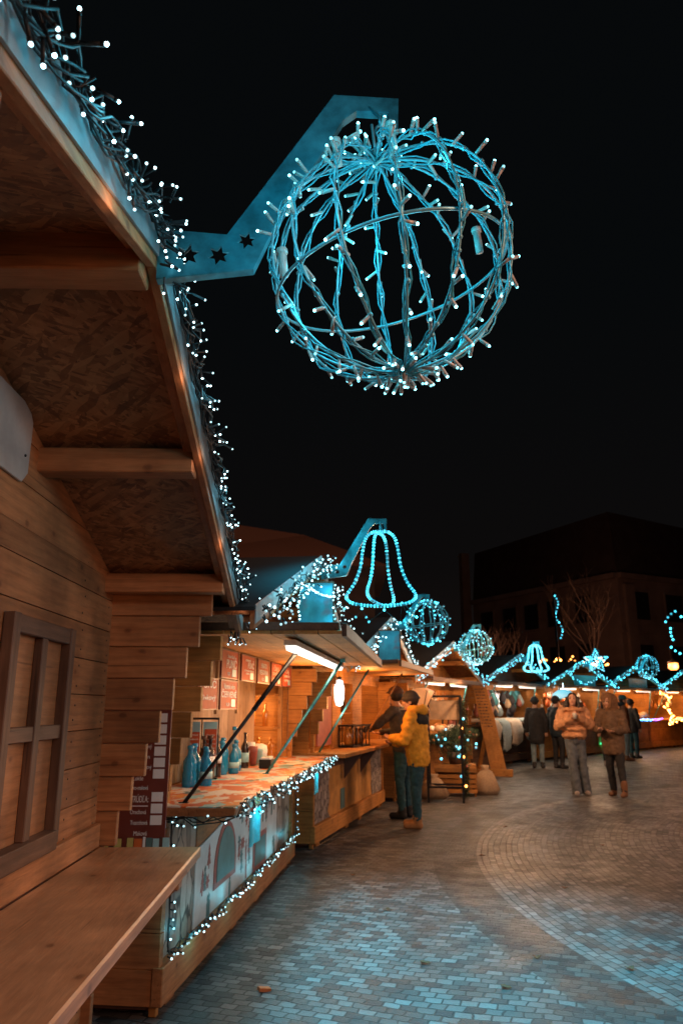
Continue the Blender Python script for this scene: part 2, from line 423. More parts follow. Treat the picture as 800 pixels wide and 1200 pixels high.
def text_part(lines, mat, parent, name='lettering', wmax=1e9):
    """lines: (string, size, x, y, width) in panel plane; plane faces -Y local: x right, z up. One mesh."""
    vs = []; fs = []
    for (st, size, x, z, wd) in lines:
        c = bpy.data.curves.new('t', 'FONT'); c.body = st; c.size = size; c.align_x = 'CENTER'; c.align_y = 'CENTER'; c.extrude = 0.0008
        o = bpy.data.objects.new('t', c); COL.objects.link(o)
        n = to_mesh_obj(o, 't', mat)
        xs = [v.co.x for v in n.data.vertices]
        k = wd / max(1e-6, max(xs) - min(xs)) if wd else 1
        b = len(vs)
        vs += [(x + v.co.x * k, -v.co.z, z + v.co.y) for v in n.data.vertices]
        fs += [tuple(b + i for i in p.vertices) for p in n.data.polygons]
        me = n.data; bpy.data.objects.remove(n); bpy.data.meshes.remove(me)
    mb = MB(); mb._a(vs, fs); return mb.build(name, mat, parent)
def copy_tree(o, parent=None):
    c = o.copy(); COL.objects.link(c)
    if parent: c.parent = parent
    for ch in list(o.children): copy_tree(ch, c)
    return c
def point(name, loc, watts, color, radius=.05):
    l = bpy.data.lights.new(name, 'POINT'); l.energy = watts; l.color = color; l.shadow_soft_size = radius
    o = bpy.data.objects.new(name, l); COL.objects.link(o); o.location = loc; return o
def area(name, loc, target, watts, color, sx, sy):
    l = bpy.data.lights.new(name, 'AREA'); l.energy = watts; l.color = color; l.shape = 'RECTANGLE'; l.size = sx; l.size_y = sy
    o = bpy.data.objects.new(name, l); COL.objects.link(o); o.location = loc
    o.rotation_euler = (Vector(target) - Vector(loc)).to_track_quat('-Z', 'Y').to_euler(); return o
TEAL = (.10, .80, 1.0); WARM = (1.0, .50, .17); WARM2 = (1.0, .42, .12)

# ------------------------------------------------------------------ ground
g = MB(); g.box(-150, 150, -60, 240, -.3, 0); go = g.build('plaza_paving', 'paving'); tag(go, kind='structure')

# ------------------------------------------------------------------ light strings
def bulb_mesh(rt, rs, ls, mats):
    mb = MB(); mb.tube([(0, 0, 0), (0, 0, ls)], [rs * .85, rs], 6, 0); mb.tube([(0, 0, ls), (0, 0, ls * 1.18)], [rs * 1.15, rs * .9], 6, 0)
    mb.ball((0, 0, ls * 1.18 + rt * .6), rt, 7, 5, 1)
    me = bpy.data.meshes.new('bulb'); me.from_pydata(mb.v, [], mb.f)
    for m in mats: me.materials.append(M[m])
    me.polygons.foreach_set('material_index', mb.mi); me.polygons.foreach_set('use_smooth', mb.sm); return me
M['led_near'] = emit('near white led tip', (.55, .91, 1.0), 7)
BULB_BLACK = bulb_mesh(.0034, .0038, .033, ['rubber', 'led_near'])
BULB_CLEAR = bulb_mesh(.0037, .0046, .030, ['socket', 'led'])
BULB_MID = bulb_mesh(.0072, .005, .025, ['rubber', 'led_white'])
BULB_MIDT = bulb_mesh(.010, .006, .02, ['socket', 'led_far'])

def put_bulbs(root, items, mesh, cap=100, sizes=None):
    """items: list of (pos, dir); nearest `cap` as parts, the others as one"""
    items = sorted(items, key=lambda q: (root.matrix_basis @ Vector(q[0]) - Vector((0, 0, 1.5))).length)
    for p, d in items[:cap]:
        o = bpy.data.objects.new('bulb', mesh); COL.objects.link(o); o.parent = root
        o.location = p; o.rotation_euler = Vector(d).to_track_quat('Z', 'Y').to_euler()
    rest = items[cap:]
    if rest:
        vs = []; fs = []; mi = []
        for p, d in rest:
            q = Vector(d).to_track_quat('Z', 'Y').to_matrix(); b = len(vs)
            vs += [tuple(Vector(p) + q @ v.co) for v in mesh.vertices]
            for pl in mesh.polygons: fs.append(tuple(b + i for i in pl.vertices)); mi.append(pl.material_index)
        me = bpy.data.meshes.new('bulbs'); me.from_pydata(vs, [], fs)
        for m in mesh.materials: me.materials.append(m)
        me.polygons.foreach_set('material_index', mi)
        o = bpy.data.objects.new('bulbs', me); COL.objects.link(o); o.parent = root; o['kind'] = 'stuff'
def sample_path(pts, step):
    pts = [Vector(p) for p in pts]; out = []
    for a, b in zip(pts[:-1], pts[1:]):
        L = (b - a).length; n = max(1, int(L / step))
        for i in range(n): out.append((a.lerp(b, i / n), (b - a).normalized()))
    out.append((pts[-1], (pts[-1] - pts[-2]).normalized())); return out
def rnd(a): return Vector((R.uniform(-a, a), R.uniform(-a, a), R.uniform(-a, a)))
def far_bulbs(root, pts, r, mat, name='bulbs', extra=None):
    mb = MB()
    for p in pts: mb.ball(p, r, 5, 4, 0)
    o = mb.build(name, mat, root); o['kind'] = 'stuff'; return o

# ------------------------------------------------------------------ market hut
RID, SL = 2.66, .306         # soffit height at ridge, rake slope
HS = 2.35                    # half roof span along the row
BX = .56                     # bargeboard plane
def soff(y, e=0): return RID + e - SL * abs(y)
def bracket_mesh(parent, x0=BX + .03, s=1.0, holes=True, z0=2.62):
    pts = [(0, -.07), (.243, -.037), (.29, .08), (.405, .299), (.472, .426), (.511, .46), (.599, .457), (.602, .385), (.623, .385), (.627, .499), (.451, .507), (.345, .334), (.175, .06), (0, .073)]
    pts = [(x0 + p[0] * s, z0 + p[1] * s) for p in pts]
    c = bpy.data.curves.new('b', 'CURVE'); c.dimensions = '2D'; c.fill_mode = 'BOTH'; c.extrude = .003 * s
    def spl(pp):
        q = c.splines.new('POLY'); q.points.add(len(pp) - 1); q.use_cyclic_u = True
        for a, b in zip(q.points, pp): a.co = (b[0], b[1], 0, 1)
    spl(pts)
    if holes:
        for (hx, hz, hr) in ((.075, .0, .034), (.155, .0, .029), (.225, .045, .026)):
            st = []
            for k in range(12):
                rr_ = hr * s * (1 if k % 2 == 0 else .5); a = math.pi * k / 6 + .3
                st.append((x0 + hx * s + rr_ * math.cos(a), z0 + hz * s + rr_ * math.sin(a)))
            spl(st)
    o = bpy.data.objects.new('b', c); COL.objects.link(o)
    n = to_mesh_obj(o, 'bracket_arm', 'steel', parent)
    n.data.transform(Matrix(((1, 0, 0, 0), (0, 0, 1, 0), (0, 1, 0, 0), (0, 0, 0, 1))))  # xy -> xz
    # flanges
    fl = MB(); top = [pts[i] for i in (13, 12, 11, 10, 9)]; bot = [pts[i] for i in (0, 1, 2, 3, 4, 5, 6)]
    for seq in (top, bot):
        for a, b in zip(seq[:-1], seq[1:]): fl.beam((a[0], .011 * s, a[1]), (b[0], .011 * s, b[1]), .026 * s, .004 * s)
    hk = (x0 + .575 * s, 0, z0 + .47 * s)
    fl.tube([(hk[0] - .03 * s, 0, hk[2]), (hk[0], 0, hk[2] - .03 * s), (hk[0], 0, hk[2] - .06 * s)], .005 * s, 6)
    fl.tube([(hk[0] + .012 * s * math.cos(a), 0, hk[2] - .075 * s + .018 * s * math.sin(a)) for a in [k * math.pi / 5 for k in range(10)]], .004 * s, 5, closed=True)
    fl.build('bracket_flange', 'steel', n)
    return n

def boards(mb, axis, a0, a1, z0, z1, t0, t1, h=.145, gap=.0035, top=None, mi=0):
    """horizontal boards. axis 'y': run along y from a0..a1 at x t0..t1. top: fn(z)->(a0,a1) clip"""
    z = z0
    while z < z1 - .005:
        zz = min(z + h - gap, z1)
        if top:
            lo0, hi0 = top(z); lo1, hi1 = top(zz)
            if hi0 > lo0 + .02:
                if hi1 < lo1: lo1 = hi1 = (lo1 + hi1) / 2
                mb.prism([(lo0, z), (hi0, z), (hi1, zz), (lo1, zz)], 'x', t0, t1, mi)
        elif axis == 'y': mb.box(t0, t1, a0, a1, z, zz, mi)
        else: mb.box(a0, a1, t0, t1, z, zz, mi)
        z += h
def wing(mb, y, t=.04, z0=0, ztop=2.06, xmax=.46, xstep=.06, zshelf=.9, h=.145, back=-.02, xbase=.04):
    z = 0; n = int((ztop - z0) / h)
    z = ztop; i = 0
    while z > z0 + .01:
        zz = max(z - h, z0); x = max(xbase, xmax - i * xstep) if zz > zshelf - .1 else xbase
        mb.box(back, x, y - t / 2, y + t / 2, zz + .0035, z); z = zz; i += 1
def rake_beam(mb, x0, x1, y0, y1, e0, e1, mi=0):
    pts = [(y0, soff(y0, e0)), (y1, soff(y1, e0)), (y1, soff(y1, e1)), (y0, soff(y0, e1))]
    if y0 > y1: pts = pts[::-1]
    mb.prism(pts, 'x', x0, x1, mi)

def hut_shell(root, W='pine_y', WX='pine_x', closed=False, depth=1.9, bx=BX, half=1.9, bracket=True, holes=True):
    D = -depth
    mb = MB()
    if closed: boards(mb, 'y', -half, half, .1, 2.08, -.03, 0)
    # gable boards
    lo = 2.08 if closed else 1.93
    def clip(z):
        a = min(half, max(0, (RID - .005 - z) / SL)); return (-a, a)
    z = lo
    boards(mb, 'y', 0, 0, z, RID - .01, -.03, .002, top=clip)
    if closed:
        for k in range(14):
            for yy in (-.55, .42, 1.45, 1.83):
                for dz in (.035, .105): mb.ball((.001, yy + R.uniform(-.012, .012), .1 + .145 * k + dz + R.uniform(-.008, .008)), .0045, 6, 4, 1, (.4, 1, 1))
    mb.build('front_wall', [W, 'black'], root, .003)
    mb = MB(); boards(mb, 'y', -half, half, .1, 2.0, D, D + .03); mb.build('back_wall', W, root)
    for sgn in (-1, 1):
        mb = MB(); boards(mb, 'x', D, -.03, .1, 2.02, sgn * half - .02, sgn * half + .02); mb.build('side_wall', WX, root)
        mb = MB()
        if closed: wing(mb, sgn * half, xmax=.472, xstep=.054)
        else: wing(mb, sgn * (half - .03), ztop=1.88, xmax=.275, xstep=.05, zshelf=.98, h=.137, xbase=.02)
        mb.build('stepped_wing', WX, root, .003)
    # roof
    for sgn in (-1, 1):
        mb = MB(); rake_beam(mb, D - .15, bx - .02, sgn * .001, sgn * HS, .0, .022); mb.build('roof_board', 'osb', root)
        mb = MB(); rake_beam(mb, D - .17, bx + .01, sgn * .0, sgn * (HS + .03), .025, .045); mb.build('roof_covering', 'roofing', root)
        mb = MB(); rake_beam(mb, bx - .018, bx + .006, sgn * .0, sgn * HS, -.075, .02); mb.build('bargeboard', W, root, .002)
        mb = MB(); rake_beam(mb, bx + .008, bx + .014, sgn * .0, sgn * HS, -.045, .05); mb.build('metal_flashing', 'flash', root)
        mb = MB(); rake_beam(mb, bx - .055, bx - .02, sgn * .06, sgn * (HS - .03), -.045, -.002); mb.build('rafter', W, root, .002)
    mb = MB(); mb.box(D, bx - .02, -.05, .05, RID - .115, RID - .01); mb.build('ridge_beam', WX, root, .004)
    for sgn in (-1, 1):
        for yy in (.85, 1.78):
            mb = MB(); z = soff(yy); mb.box(D, bx - .02, sgn * yy - .045, sgn * yy + .045, z - .105, z - .004 - SL * .045); mb.build('purlin', WX, root, .004)
    mb = MB(); mb.box(D, -.03, -half, half, .04, .1)
    for yy in (-half + .2, 0, half - .2): mb.box(D, -.04, yy - .1, yy + .1, 0, .04)
    mb.build('floor_frame', 'brown', root)
    if bracket: bracket_mesh(root, bx + .01, 1.0 if closed else .87, holes, 2.62 if closed else 2.57)

H1o, H1a = (-1.04, 1.65), -1.6
hut1 = empty('market_hut', (H1o[0], H1o[1], 0), H1a, 'closed wooden hut in the left foreground with dark shuttered window and bare serving shelf', 'market hut', 'wooden market huts in a curved row')
hut_shell(hut1, closed=True)
# lower trim board and shelf
mb = MB(); mb.box(.002, .03, -1.85, 1.86, .905, 1.0); mb.build('shelf_rail', 'pine_y', hut1, .003)
mb = MB()
for i in range(1): mb.box(.03, .475, -1.88, 1.86, .858, .903)
mb.box(.032, .43, -1.8, -1.72, .78, .857); mb.box(.032, .43, -.1, -.02, .78, .857); mb.box(.032, .43, 1.6, 1.68, .78, .857)
sh = mb.build('serving_shelf', 'shelf', hut1, .006)
for yy in (-1.2, -.12, 1.64):
    mb = MB(); mb.beam((.01, yy, .42), (.40, yy, .80), .045, .05); mb.build('shelf_brace', 'pine_x', hut1, .002)
# shutter
wy0, wy1, wz0, wz1 = .67, 1.27, 1.02, 1.79
shf = MB(); shf.box(.001, .003, wy0 + .05, wy1 - .05, wz0 + .05, wz1 - .05); shf = shf.build('window_shutter', 'pine_y', hut1)
for a, b in ((wy0, wy0 + .055), (wy1 - .055, wy1)): sw = MB(); sw.box(.002, .04, a, b, wz0, wz1); sw.build('shutter_stile', 'dark_z', shf, .003)
mb = MB(); mb.box(.004, .036, wy0 + .055, wy1 - .055, wz1 - .06, wz1 - .002); mb.build('shutter_rail', 'dark_y', shf, .003)
mb = MB(); mb.box(.004, .055, wy0 - .9, wy1 - .055, wz0 - .015, wz0 + .05); mb.build('shutter_rail', 'dark_y', shf, .003)
mb = MB(); mb.box(.004, .030, wy0 + .055, wy1 - .055, 1.385, 1.435); mb.build('shutter_rail', 'dark_y', shf, .003)
mb = MB(); mb.box(.003, .034, (wy0 + wy1) / 2 - .026, (wy0 + wy1) / 2 + .026, wz0 + .05, wz1 - .06); mb.build('shutter_mullion', 'dark_z', shf, .003)
# blank board on the gable wall
mb = MB(); pts = [(.66, 2.21), (.70, 2.25), (.70, 2.43), (.655, 2.475), (-.10, 2.475), (-.14, 2.44), (-.14, 2.25), (-.10, 2.21)]
mb.prism(pts, 'x', .004, .016); gb = mb.build('blank_board', 'greyboard', hut1, .002)
mb = MB()
for q in ((.66, 2.30), (.0, 2.30)): mb.ball((.017, q[0], q[1]), .005)
mb.build('screw', 'black', gb)

# near garland on hut 1
def rake_path(y0, y1, n, e=.0, x=BX + .02):
    return [(x, y0 + (y1 - y0) * i / n, soff(y0 + (y1 - y0) * i / n, e)) for i in range(n + 1)]
def near_garland():
    root = empty('light_garland', (H1o[0], H1o[1], 0), H1a, 'string of white and cyan bulbs on black wire along the eave of the foreground hut', 'light garland', 'light garlands on the hut gables')
    base = rake_path(-2.3, 2.36, 120, .01)
    wires = MB(); items = []
    for k in range(8):
        ph = R.uniform(0, 6); off = (R.uniform(.0, .02), R.uniform(-.02, .03)); pts = []
        for i, p in enumerate(base):
            a = i * (.55 + .13 * k) + ph
            pts.append((p[0] + .012 + off[0] + .016 * math.cos(a) + R.uniform(-.004, .004), p[1] + .012 * math.sin(a * 1.3), p[2] + off[1] + .03 * math.sin(a) + R.uniform(-.005, .005)))
        wires.tube(pts, .0026, 5)
    for p in sample_path(base, .020):
        pos = p[0] + Vector((.016 + R.uniform(0, .012), 0, R.uniform(-.035, .045)))
        d = Vector((R.uniform(.1, 1.3), R.uniform(-.9, .9), R.uniform(-1.3, .8)))
        if R.random() < .3: d = Vector((R.uniform(0, .3), R.uniform(-.3, .3), -1))
        L = R.uniform(.0, .04) if R.random() < .35 else 0
        d.normalize(); st = pos + d * L
        if L: wires.tube([pos, pos + d * L * .5 + rnd(.006), st], .0022, 4)
        items.append((st, d))
    # dense tangle at ridge and hanging loop
    for i in range(26):
        pos = Vector((BX + .03 + R.uniform(0, .03), R.uniform(-.16, .10), RID + R.uniform(-.12, .05)))
        items.append((pos, Vector((R.uniform(-.1, 1), R.uniform(-.6, 1), R.uniform(-1, .7))).normalized()))
    for i in range(12):
        pos = Vector((BX + .02 + R.uniform(-.1, .0), HS + R.uniform(-.08, .04), soff(HS) - .06 + R.uniform(-.03, .02)))
        items.append((pos, Vector((R.uniform(-.6, .6), R.uniform(-.2, .6), -1)).normalized()))
    # leftovers
    for i in range(20):
        y = R.uniform(-1.2, 2.2); p = Vector((BX + .03, y, soff(y)))
        a = p; b = p + Vector((R.uniform(.02, .06), R.uniform(-.05, .05), R.uniform(-.05, .03))); wires.tube([a, (a + b) / 2 + rnd(.01), b], .002, 4)
    wires.build('wire', 'rubber', root)
    put_bulbs(root, items, BULB_BLACK, 100)
near_garland()
for yy, wt in ((-.6, .5), (.2, .6), (.6, .6), (1.2, .7), (1.8, .7), (2.3, .6)):
    p = wpt(H1o, H1a, (BX + .09, yy, soff(yy) + .02)); point('garland_glow', p, wt * .6, (.15, .75, 1.0), .03)
    p = wpt(H1o, H1a, (BX + .035, yy + .2, soff(yy + .2) - .08)); point('garland_glow', p, wt * .32, (1, .55, .35), .02)

# ------------------------------------------------------------------ ornaments
def ball_ornament(loc, rad_, label, near=False, rot=0):
    root = empty('ball_ornament', loc, rot, label, 'light ornament', 'lit ornaments hanging from the gable brackets')
    fr = MB(); cb = MB(); items = []
    t = .0036 if near else .006
    nm = 7 if near else 6
    for k in range(nm):
        a = math.pi * k / nm + .22
        ca, sa = math.cos(a), math.sin(a)
        lw = R.uniform(-.05, .05); lz = R.uniform(-.05, .03)
        pts = [Vector((math.sin(q) * ca * (1 + lw), math.sin(q) * sa * (1 + lw), math.cos(q) * (1 + lz) + .02 * math.sin(3 * q + k))) * rad_ for q in [2 * math.pi * j / 56 for j in range(56)]]
        fr.tube(pts, t, 6, closed=True)
        nstr = 2 if near else 1
        for s_ in range(nstr):
            ph = R.uniform(0, 6); cp = []
            for j, p in enumerate(pts):
                q = j * (.85 + .2 * s_) + ph; n_ = p.normalized(); side = Vector((-sa, ca, 0))
                cp.append(p * (1 + .0) + n_ * (.010 * math.cos(q)) + side * (.010 * math.sin(q)) + rnd(.0022))
            cb.tube(cp, .0021 if near else .004, 5, closed=True)
        for j in range(56):
            if R.random() < (.50 if near else .45):
                p = pts[j]; d = (p.normalized() * R.uniform(.1, 1) + rnd(.8)).normalized()
                items.append((p + rnd(.006), d))
            if near and R.random() < .35:
                p = pts[j]; fr.ball(p + rnd(.004), .0065, 5, 4)   # cable ties
    if near: root.rotation_euler = (rad(3), rad(-6), 0)
    for zz, w_ in ((-.14, 1),):
        rr_ = math.sqrt(1 - zz * zz) * rad_ * .985
        pts = [(rr_ * math.cos(2 * math.pi * j / 56), rr_ * math.sin(2 * math.pi * j / 56), zz * rad_ + .05 * rad_ * math.sin(2 * math.pi * j / 56 + .6) + .10 * rr_ * math.cos(2 * math.pi * j / 56)) for j in range(56)]
        fr.tube(pts, t * 1.15, 6, closed=True)
    # hub tangle, connector blocks and hanger
    for sgn in (1, -1):
        for j in range(10):
            a = R.uniform(0, 6.28); cb.tube([(0, 0, sgn * rad_), (.03 * math.cos(a), .03 * math.sin(a), sgn * rad_ * 1.03), (.07 * math.cos(a + .5), .07 * math.sin(a + .5), sgn * rad_ * .97)], .0025, 5)
            items.append((Vector((.05 * math.cos(a), .05 * math.sin(a), sgn * rad_)), Vector((math.cos(a), math.sin(a), sgn * R.uniform(-.2, 1))).normalized()))
    fr.tube([(0, 0, rad_), (0, 0, rad_ * 1.35)], .004, 6)
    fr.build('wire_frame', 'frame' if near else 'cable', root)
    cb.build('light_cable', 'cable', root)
    if near:
        for (th, ph) in ((1.25, .35), (.55, 3.9), (1.7, 3.5), (.5, 4.9)):
            n_ = Vector((math.sin(th) * math.cos(ph), math.sin(th) * math.sin(ph), math.cos(th))); p = n_ * rad_ * .96
            c_ = MB(); c_.tube([p + Vector((0, 0, .03)), p + Vector((0, 0, -.03))], .0105, 8); c_.tube([p + Vector((0, 0, .042)), p + Vector((0, 0, .03))], .014, 8)
            c_.build('cable_connector', 'socket', root)
        put_bulbs(root, items, BULB_CLEAR, 100)
    else: put_bulbs(root, items, BULB_MIDT, 0)
    return root
S1 = (.123, 1.66, 2.592); SR = .301
ball_ornament(S1, SR, 'large wire ball of cyan lights hanging from the foreground hut bracket', True)
point('ball_glow', S1, 3.2, (.03, .66, .9), .10)
for k in range(4):
    a = k * 1.57 + .4
    point('ball_glow', (S1[0] + .2 * math.cos(a), S1[1] + .2 * math.sin(a), S1[2] + (.14 if k % 2 else -.16)), .9, (.03, .66, .9), .02)
point('bracket_glow', (-.15, 1.22, 2.55), 3.6, (.04, .68, .95), .06)
point('bracket_glow', (.0, 1.26, 2.95), 3.4, (.04, .68, .95), .06)

def mid_garland(o, a, label, near_y=-2.35, far_y=2.35, density=.030, cap=100, r=.009, both=True, spread=.07):
    root = empty('light_garland', (o[0], o[1], 0), a, label, 'light garland', 'light garlands on the hut gables')
    wires = MB(); items = []; base = rake_path(near_y, far_y, 50, .0)
    for k in range(2):
        pts = [(p[0] + .02 + R.uniform(0, .03), p[1], p[2] + R.uniform(-.06, .05)) for p in base]; wires.tube(pts, .004, 4)
    for p in sample_path(base, density):
        pos = p[0] + Vector((R.uniform(.0, .10), R.uniform(-.02, .02), R.uniform(-spread, spread)))
        items.append((pos, Vector((R.uniform(0, 1), R.uniform(-.6, .6), R.uniform(-1, .6))).normalized()))
    wires.build('wire', 'rubber', root)
    return root, items

# ------------------------------------------------------------------ hut 2
H2o, H2a = (-.735, 6.07), 6.3
def awning_and_struts(root, y0, y1, reach, zi, zo, mat='honey', strut_mats=('black', 'steel'), sy=(-1.85, 0, 1.3), thick=.03):
    mb = MB()
    n = 7; 
    for i in range(n):
        a, b = reach * i / n, reach * (i + 1) / n - .004
        za, zb = zi + (zo - zi) * a / reach, zi + (zo - zi) * b / reach
        mb.prism([(a + .02, za), (b + .02, zb), (b + .02, zb + .02), (a + .02, za + .02)], 'y', y0, y1)
    aw = mb.build('awning_hatch', mat, root, .002)
    mb = MB()
    for yy in (y0 + .04, (y0 + y1) / 2, y1 - .04): mb.beam((.04, yy, zi + .045), (reach, yy, zo + .045), .06, .045)
    mb.box(reach + .018, reach + .045, y0, y1, zo - .012, zo + .06); mb.build('awning_frame', 'dark_y', aw, .002)
    return aw
def lathe_bottle(kind='slim'):
    if kind == 'slim': return [(.0, 0), (.034, 0), (.036, .01), (.036, .16), (.030, .19), (.013, .225), (.012, .28), (.015, .283), (.015, .30), (.0, .30)]
    if kind == 'fat': return [(.0, 0), (.045, 0), (.048, .02), (.047, .08), (.042, .10), (.047, .12), (.045, .16), (.02, .20), (.016, .23), (.022, .235), (.022, .255), (.0, .255)]
    return [(.0, 0), (.05, 0), (.05, .16), (.02, .20), (.018, .25), (0, .25)]
def bottle(loc, kind, mat, label, cat='bottle', group=None, lab=None, cap=None, s=1.0):
    root = empty('bottle', loc, R.uniform(0, 360), label, cat, group)
    mb = MB(); prof = [(a * s, b * s) for a, b in lathe_bottle(kind)]; mb.lathe((0, 0, 0), prof, 14); mb.build('glass_body', mat, root)
    if cap: 
        z = prof[-1][1]; mb = MB(); mb.lathe((0, 0, z - .022 * s), [(.001, 0), (.018 * s, 0), (.018 * s, .026 * s), (.001, .026 * s)], 12); mb.build('cap', cap, root)
    if lab:
        mb = MB(); q = .0372 if kind == 'slim' else .049; mb.lathe((0, 0, lab[1] * s), [(q * s, 0), (q * s, lab[2] * s)], 14); mb.build('paper_label', lab[0], root)
    return root

def counter(root, W='pine_y', WX='pine_x', zt=1.0, half=1.9, top='shelf', panel=None, reach=.42):
    mb = MB(); boards(mb, 'y', -half, half, .24, zt - .05, -.03, .0); mb.build('counter_front', W, root, .002)
    for sgn in (-1, 1):
        mb = MB(); boards(mb, 'x', -.35, .035, .06, zt - .05, sgn * half - .025, sgn * half + .03, h=.165); mb.build('counter_end', WX, root, .002)
    mb = MB(); mb.box(.0, .06, -half - .03, half + .03, .06, .235); mb.build('base_beam', W, root, .005)
    mb = MB()
    for yy in (-half + .25, -.3, .45, half - .2): mb = MB(); mb.box(-.10, .01, yy - .07, yy + .07, 0, .06); mb.build('foot_block', WX, root)
    mb = MB(); mb.box(-.28, reach, -half - .12, half + .14, zt - .045, zt - .004); mb.build('worktop', W, root, .003)

hut2 = empty('market_stall', (H2o[0], H2o[1], 0), H2a, 'nearest open drinks stall with patterned worktop, blue bottles and house painted on its counter', 'market stall', 'wooden market huts in a curved row')
hut_shell(hut2, 'pine_y', 'honey_x')
counter(hut2)
mb = MB(); mb.box(-.26, .419, -2.01, 2.03, 1.0 - .003, 1.002); mb.build('oilcloth_top', 'oilcloth', hut2)
# printed counter front
mb = MB(); mb.prism([(-1.87, .24), (-1.30, .24), (-1.30, .93), (-1.87, .93)], 'x', .003, .009); mb.build('log_print', 'logs', hut2)
mb = MB(); mb.prism([(1.20, .24), (1.86, .24), (1.86, .93), (1.20, .93)], 'x', .003, .009); mb.build('log_print', 'logs', hut2)
mb = MB(); mb.prism([(-1.29, .24), (1.19, .24), (1.19, .945), (.9, .945), (-1.29, .665)], 'x', .004, .012); hp = mb.build('painted_house_wall', 'plaster', hut2)
mb = MB(); mb.prism([(-1.29, .685), (.74, .945), (-1.29, .945)], 'x', .003, .010); mb.build('painted_roof', M['pine_x'], hut2)
def arch(y, z, wd, h, n=12):
    r = wd / 2; return [(y - r, z), (y + r, z)] + [(y + r * math.cos(math.pi * k / n), z + h - r + r * math.sin(math.pi * k / n)) for k in range(n + 1)]
mb = MB(); mb.prism(arch(-.61, .36, .56, .38), 'x', .013, .018); mb.build('arched_window_frame', 'redprint', hp)
mb = MB(); mb.prism(arch(-.61, .395, .46, .31), 'x', .019, .022); mb.build('arched_window_pane', 'greenprint', hp)
mb = MB(); mb.box(.013, .018, .24, .72, .24, .50); mb.build('square_window_frame', 'redprint', hp)
mb = MB(); mb.box(.019, .022, .29, .67, .275, .465); mb.build('square_window_pane', 'greenprint', hp)
for n_ in range(34):
    while True:
        y, z = R.uniform(-1.25, 1.12), R.uniform(.29, .80)
        if abs(y + .61) < .36 and z > .30 and z < .80 or (y > .17 and y < .79 and z < .57) or z > .60 + .12 * (y + 1.29): continue
        break
    mat = ['redprint', 'greenprint'][n_ % 2]; mb = MB(); ty = R.random()
    if ty < .4:
        pp = []
        for j in range(24): a = j * math.pi / 12; q = .034 * (1 + .45 * math.cos(6 * a)); pp.append((y + q * math.cos(a), z + q * math.sin(a)))
        mb.prism(pp, 'x', .0125, .0136); nm_ = 'painted_flower'
    elif ty < .7:
        mb.prism([(y - .01, z - .07), (y + .01, z - .07), (y + .01, z - .045), (y + .042, z - .045), (y + .018, z), (y + .032, z), (y + .010, z + .04), (y + .02, z + .04), (y, z + .08), (y - .02, z + .04), (y - .010, z + .04), (y - .032, z), (y - .018, z), (y - .042, z - .045), (y - .01, z - .045)], 'x', .0125, .0136); nm_ = 'painted_fir'
    else:
        mb.prism([(y - .02, z - .07), (y + .02, z - .07), (y + .026, z + .02), (y + .010, z + .035), (y + .02, z + .055), (y, z + .075), (y - .02, z + .055), (y - .010, z + .035), (y - .026, z + .02)], 'x', .0125, .0136); nm_ = 'painted_figure'
    mb.build(nm_, mat, hp)
# partial front wall with sign rail
mb = MB()
for i in range(13):
    a = -1.84 + i * .255; mb.box(-.31, -.285, a, min(a + .252, 1.50), 1.002, 1.92)
mb.build('serving_panel', 'pale', hut2, .002)
mb = MB(); mb.box(-.03, -.001, -1.86, 1.86, 1.885, 1.93); mb.build('lintel', 'honey', hut2, .002)
for i in range(6):
    mb = MB(); y = -1.02 + .555 * i; mb.box(.008, .028, y - .012, y + .012, 1.68 if i > 1 else 1.45, 1.90); mb.build('sign_batten', 'pine_z', hut2, .002)
cab = MB(); cab.box(-.50, -.46, 1.50, 1.84, 1.0, 1.92); cab = cab.build('lit_cabinet', 'pine_z', hut2)
for z in (1.28, 1.60): mb = MB(); mb.box(-.455, -.10, 1.52, 1.845, z, z + .02); mb.build('cabinet_shelf', 'honey_x', cab)
mb = MB(); mb.box(-.115, -.075, 1.80, 1.846, 1.002, 1.92); mb.build('cabinet_post', 'pine_z', cab)
aw2 = awning_and_struts(hut2, -1.87, 1.5, .93, 1.895, 1.885)
for (p0, p1, mt, lab) in (((.10, -1.86, 1.0), (.63, -1.30, 1.87), 'black', 'black steel prop'), ((.17, -.08, 1.0), (.72, .28, 1.87), 'steel', 'cyan lit steel prop')):
    mb = MB(); mb.tube([p0, p1], .011, 8)
    d = (Vector(p1) - Vector(p0)); mb.tube([Vector(p0) + d * .55, Vector(p1)], .0145, 8); mb.obox(p0, (.05, .03, .012)); mb.obox(p1, (.04, .04, .03)); mb.build('awning_prop', mt, hut2, label=lab)
def tube_lamp(o, a, y0, y1, x, z, label):
    c = wpt(o, a, (x, (y0 + y1) / 2, z)); root = empty('tube_lamp', c, a, label, 'tube lamp', 'fluorescent lamps under the awnings')
    L = (y1 - y0) / 2
    mb = MB(); mb.box(-.035, .035, -L - .04, L + .04, .0, .03); mb.tube([(0, -L * .5, .03), (0, -L * .5, .06)], .004, 5); mb.tube([(0, L * .5, .03), (0, L * .5, .06)], .004, 5); mb.build('lamp_housing', 'white', root)
    mb = MB(); mb.prism([(-.034, -.001), (-.026, -.028), (.026, -.028), (.034, -.001)], 'y', -L, L); mb.build('diffuser', 'tube', root)
    l = area('tube_light', c - Vector((0, 0, .035)), c - Vector((0, 0, 1)), 7, (1, .66, .36), .06, 2 * L); l.rotation_euler = (0, 0, -rad(a))
    return root
tube_lamp(H2o, H2a, -1.62, -.42, .62, 1.845, 'white tube lamp hanging under the nearest awning by the black prop')
tube_lamp(H2o, H2a, -.30, .90, .62, 1.845, 'second white tube lamp under the nearest awning by the cyan prop')

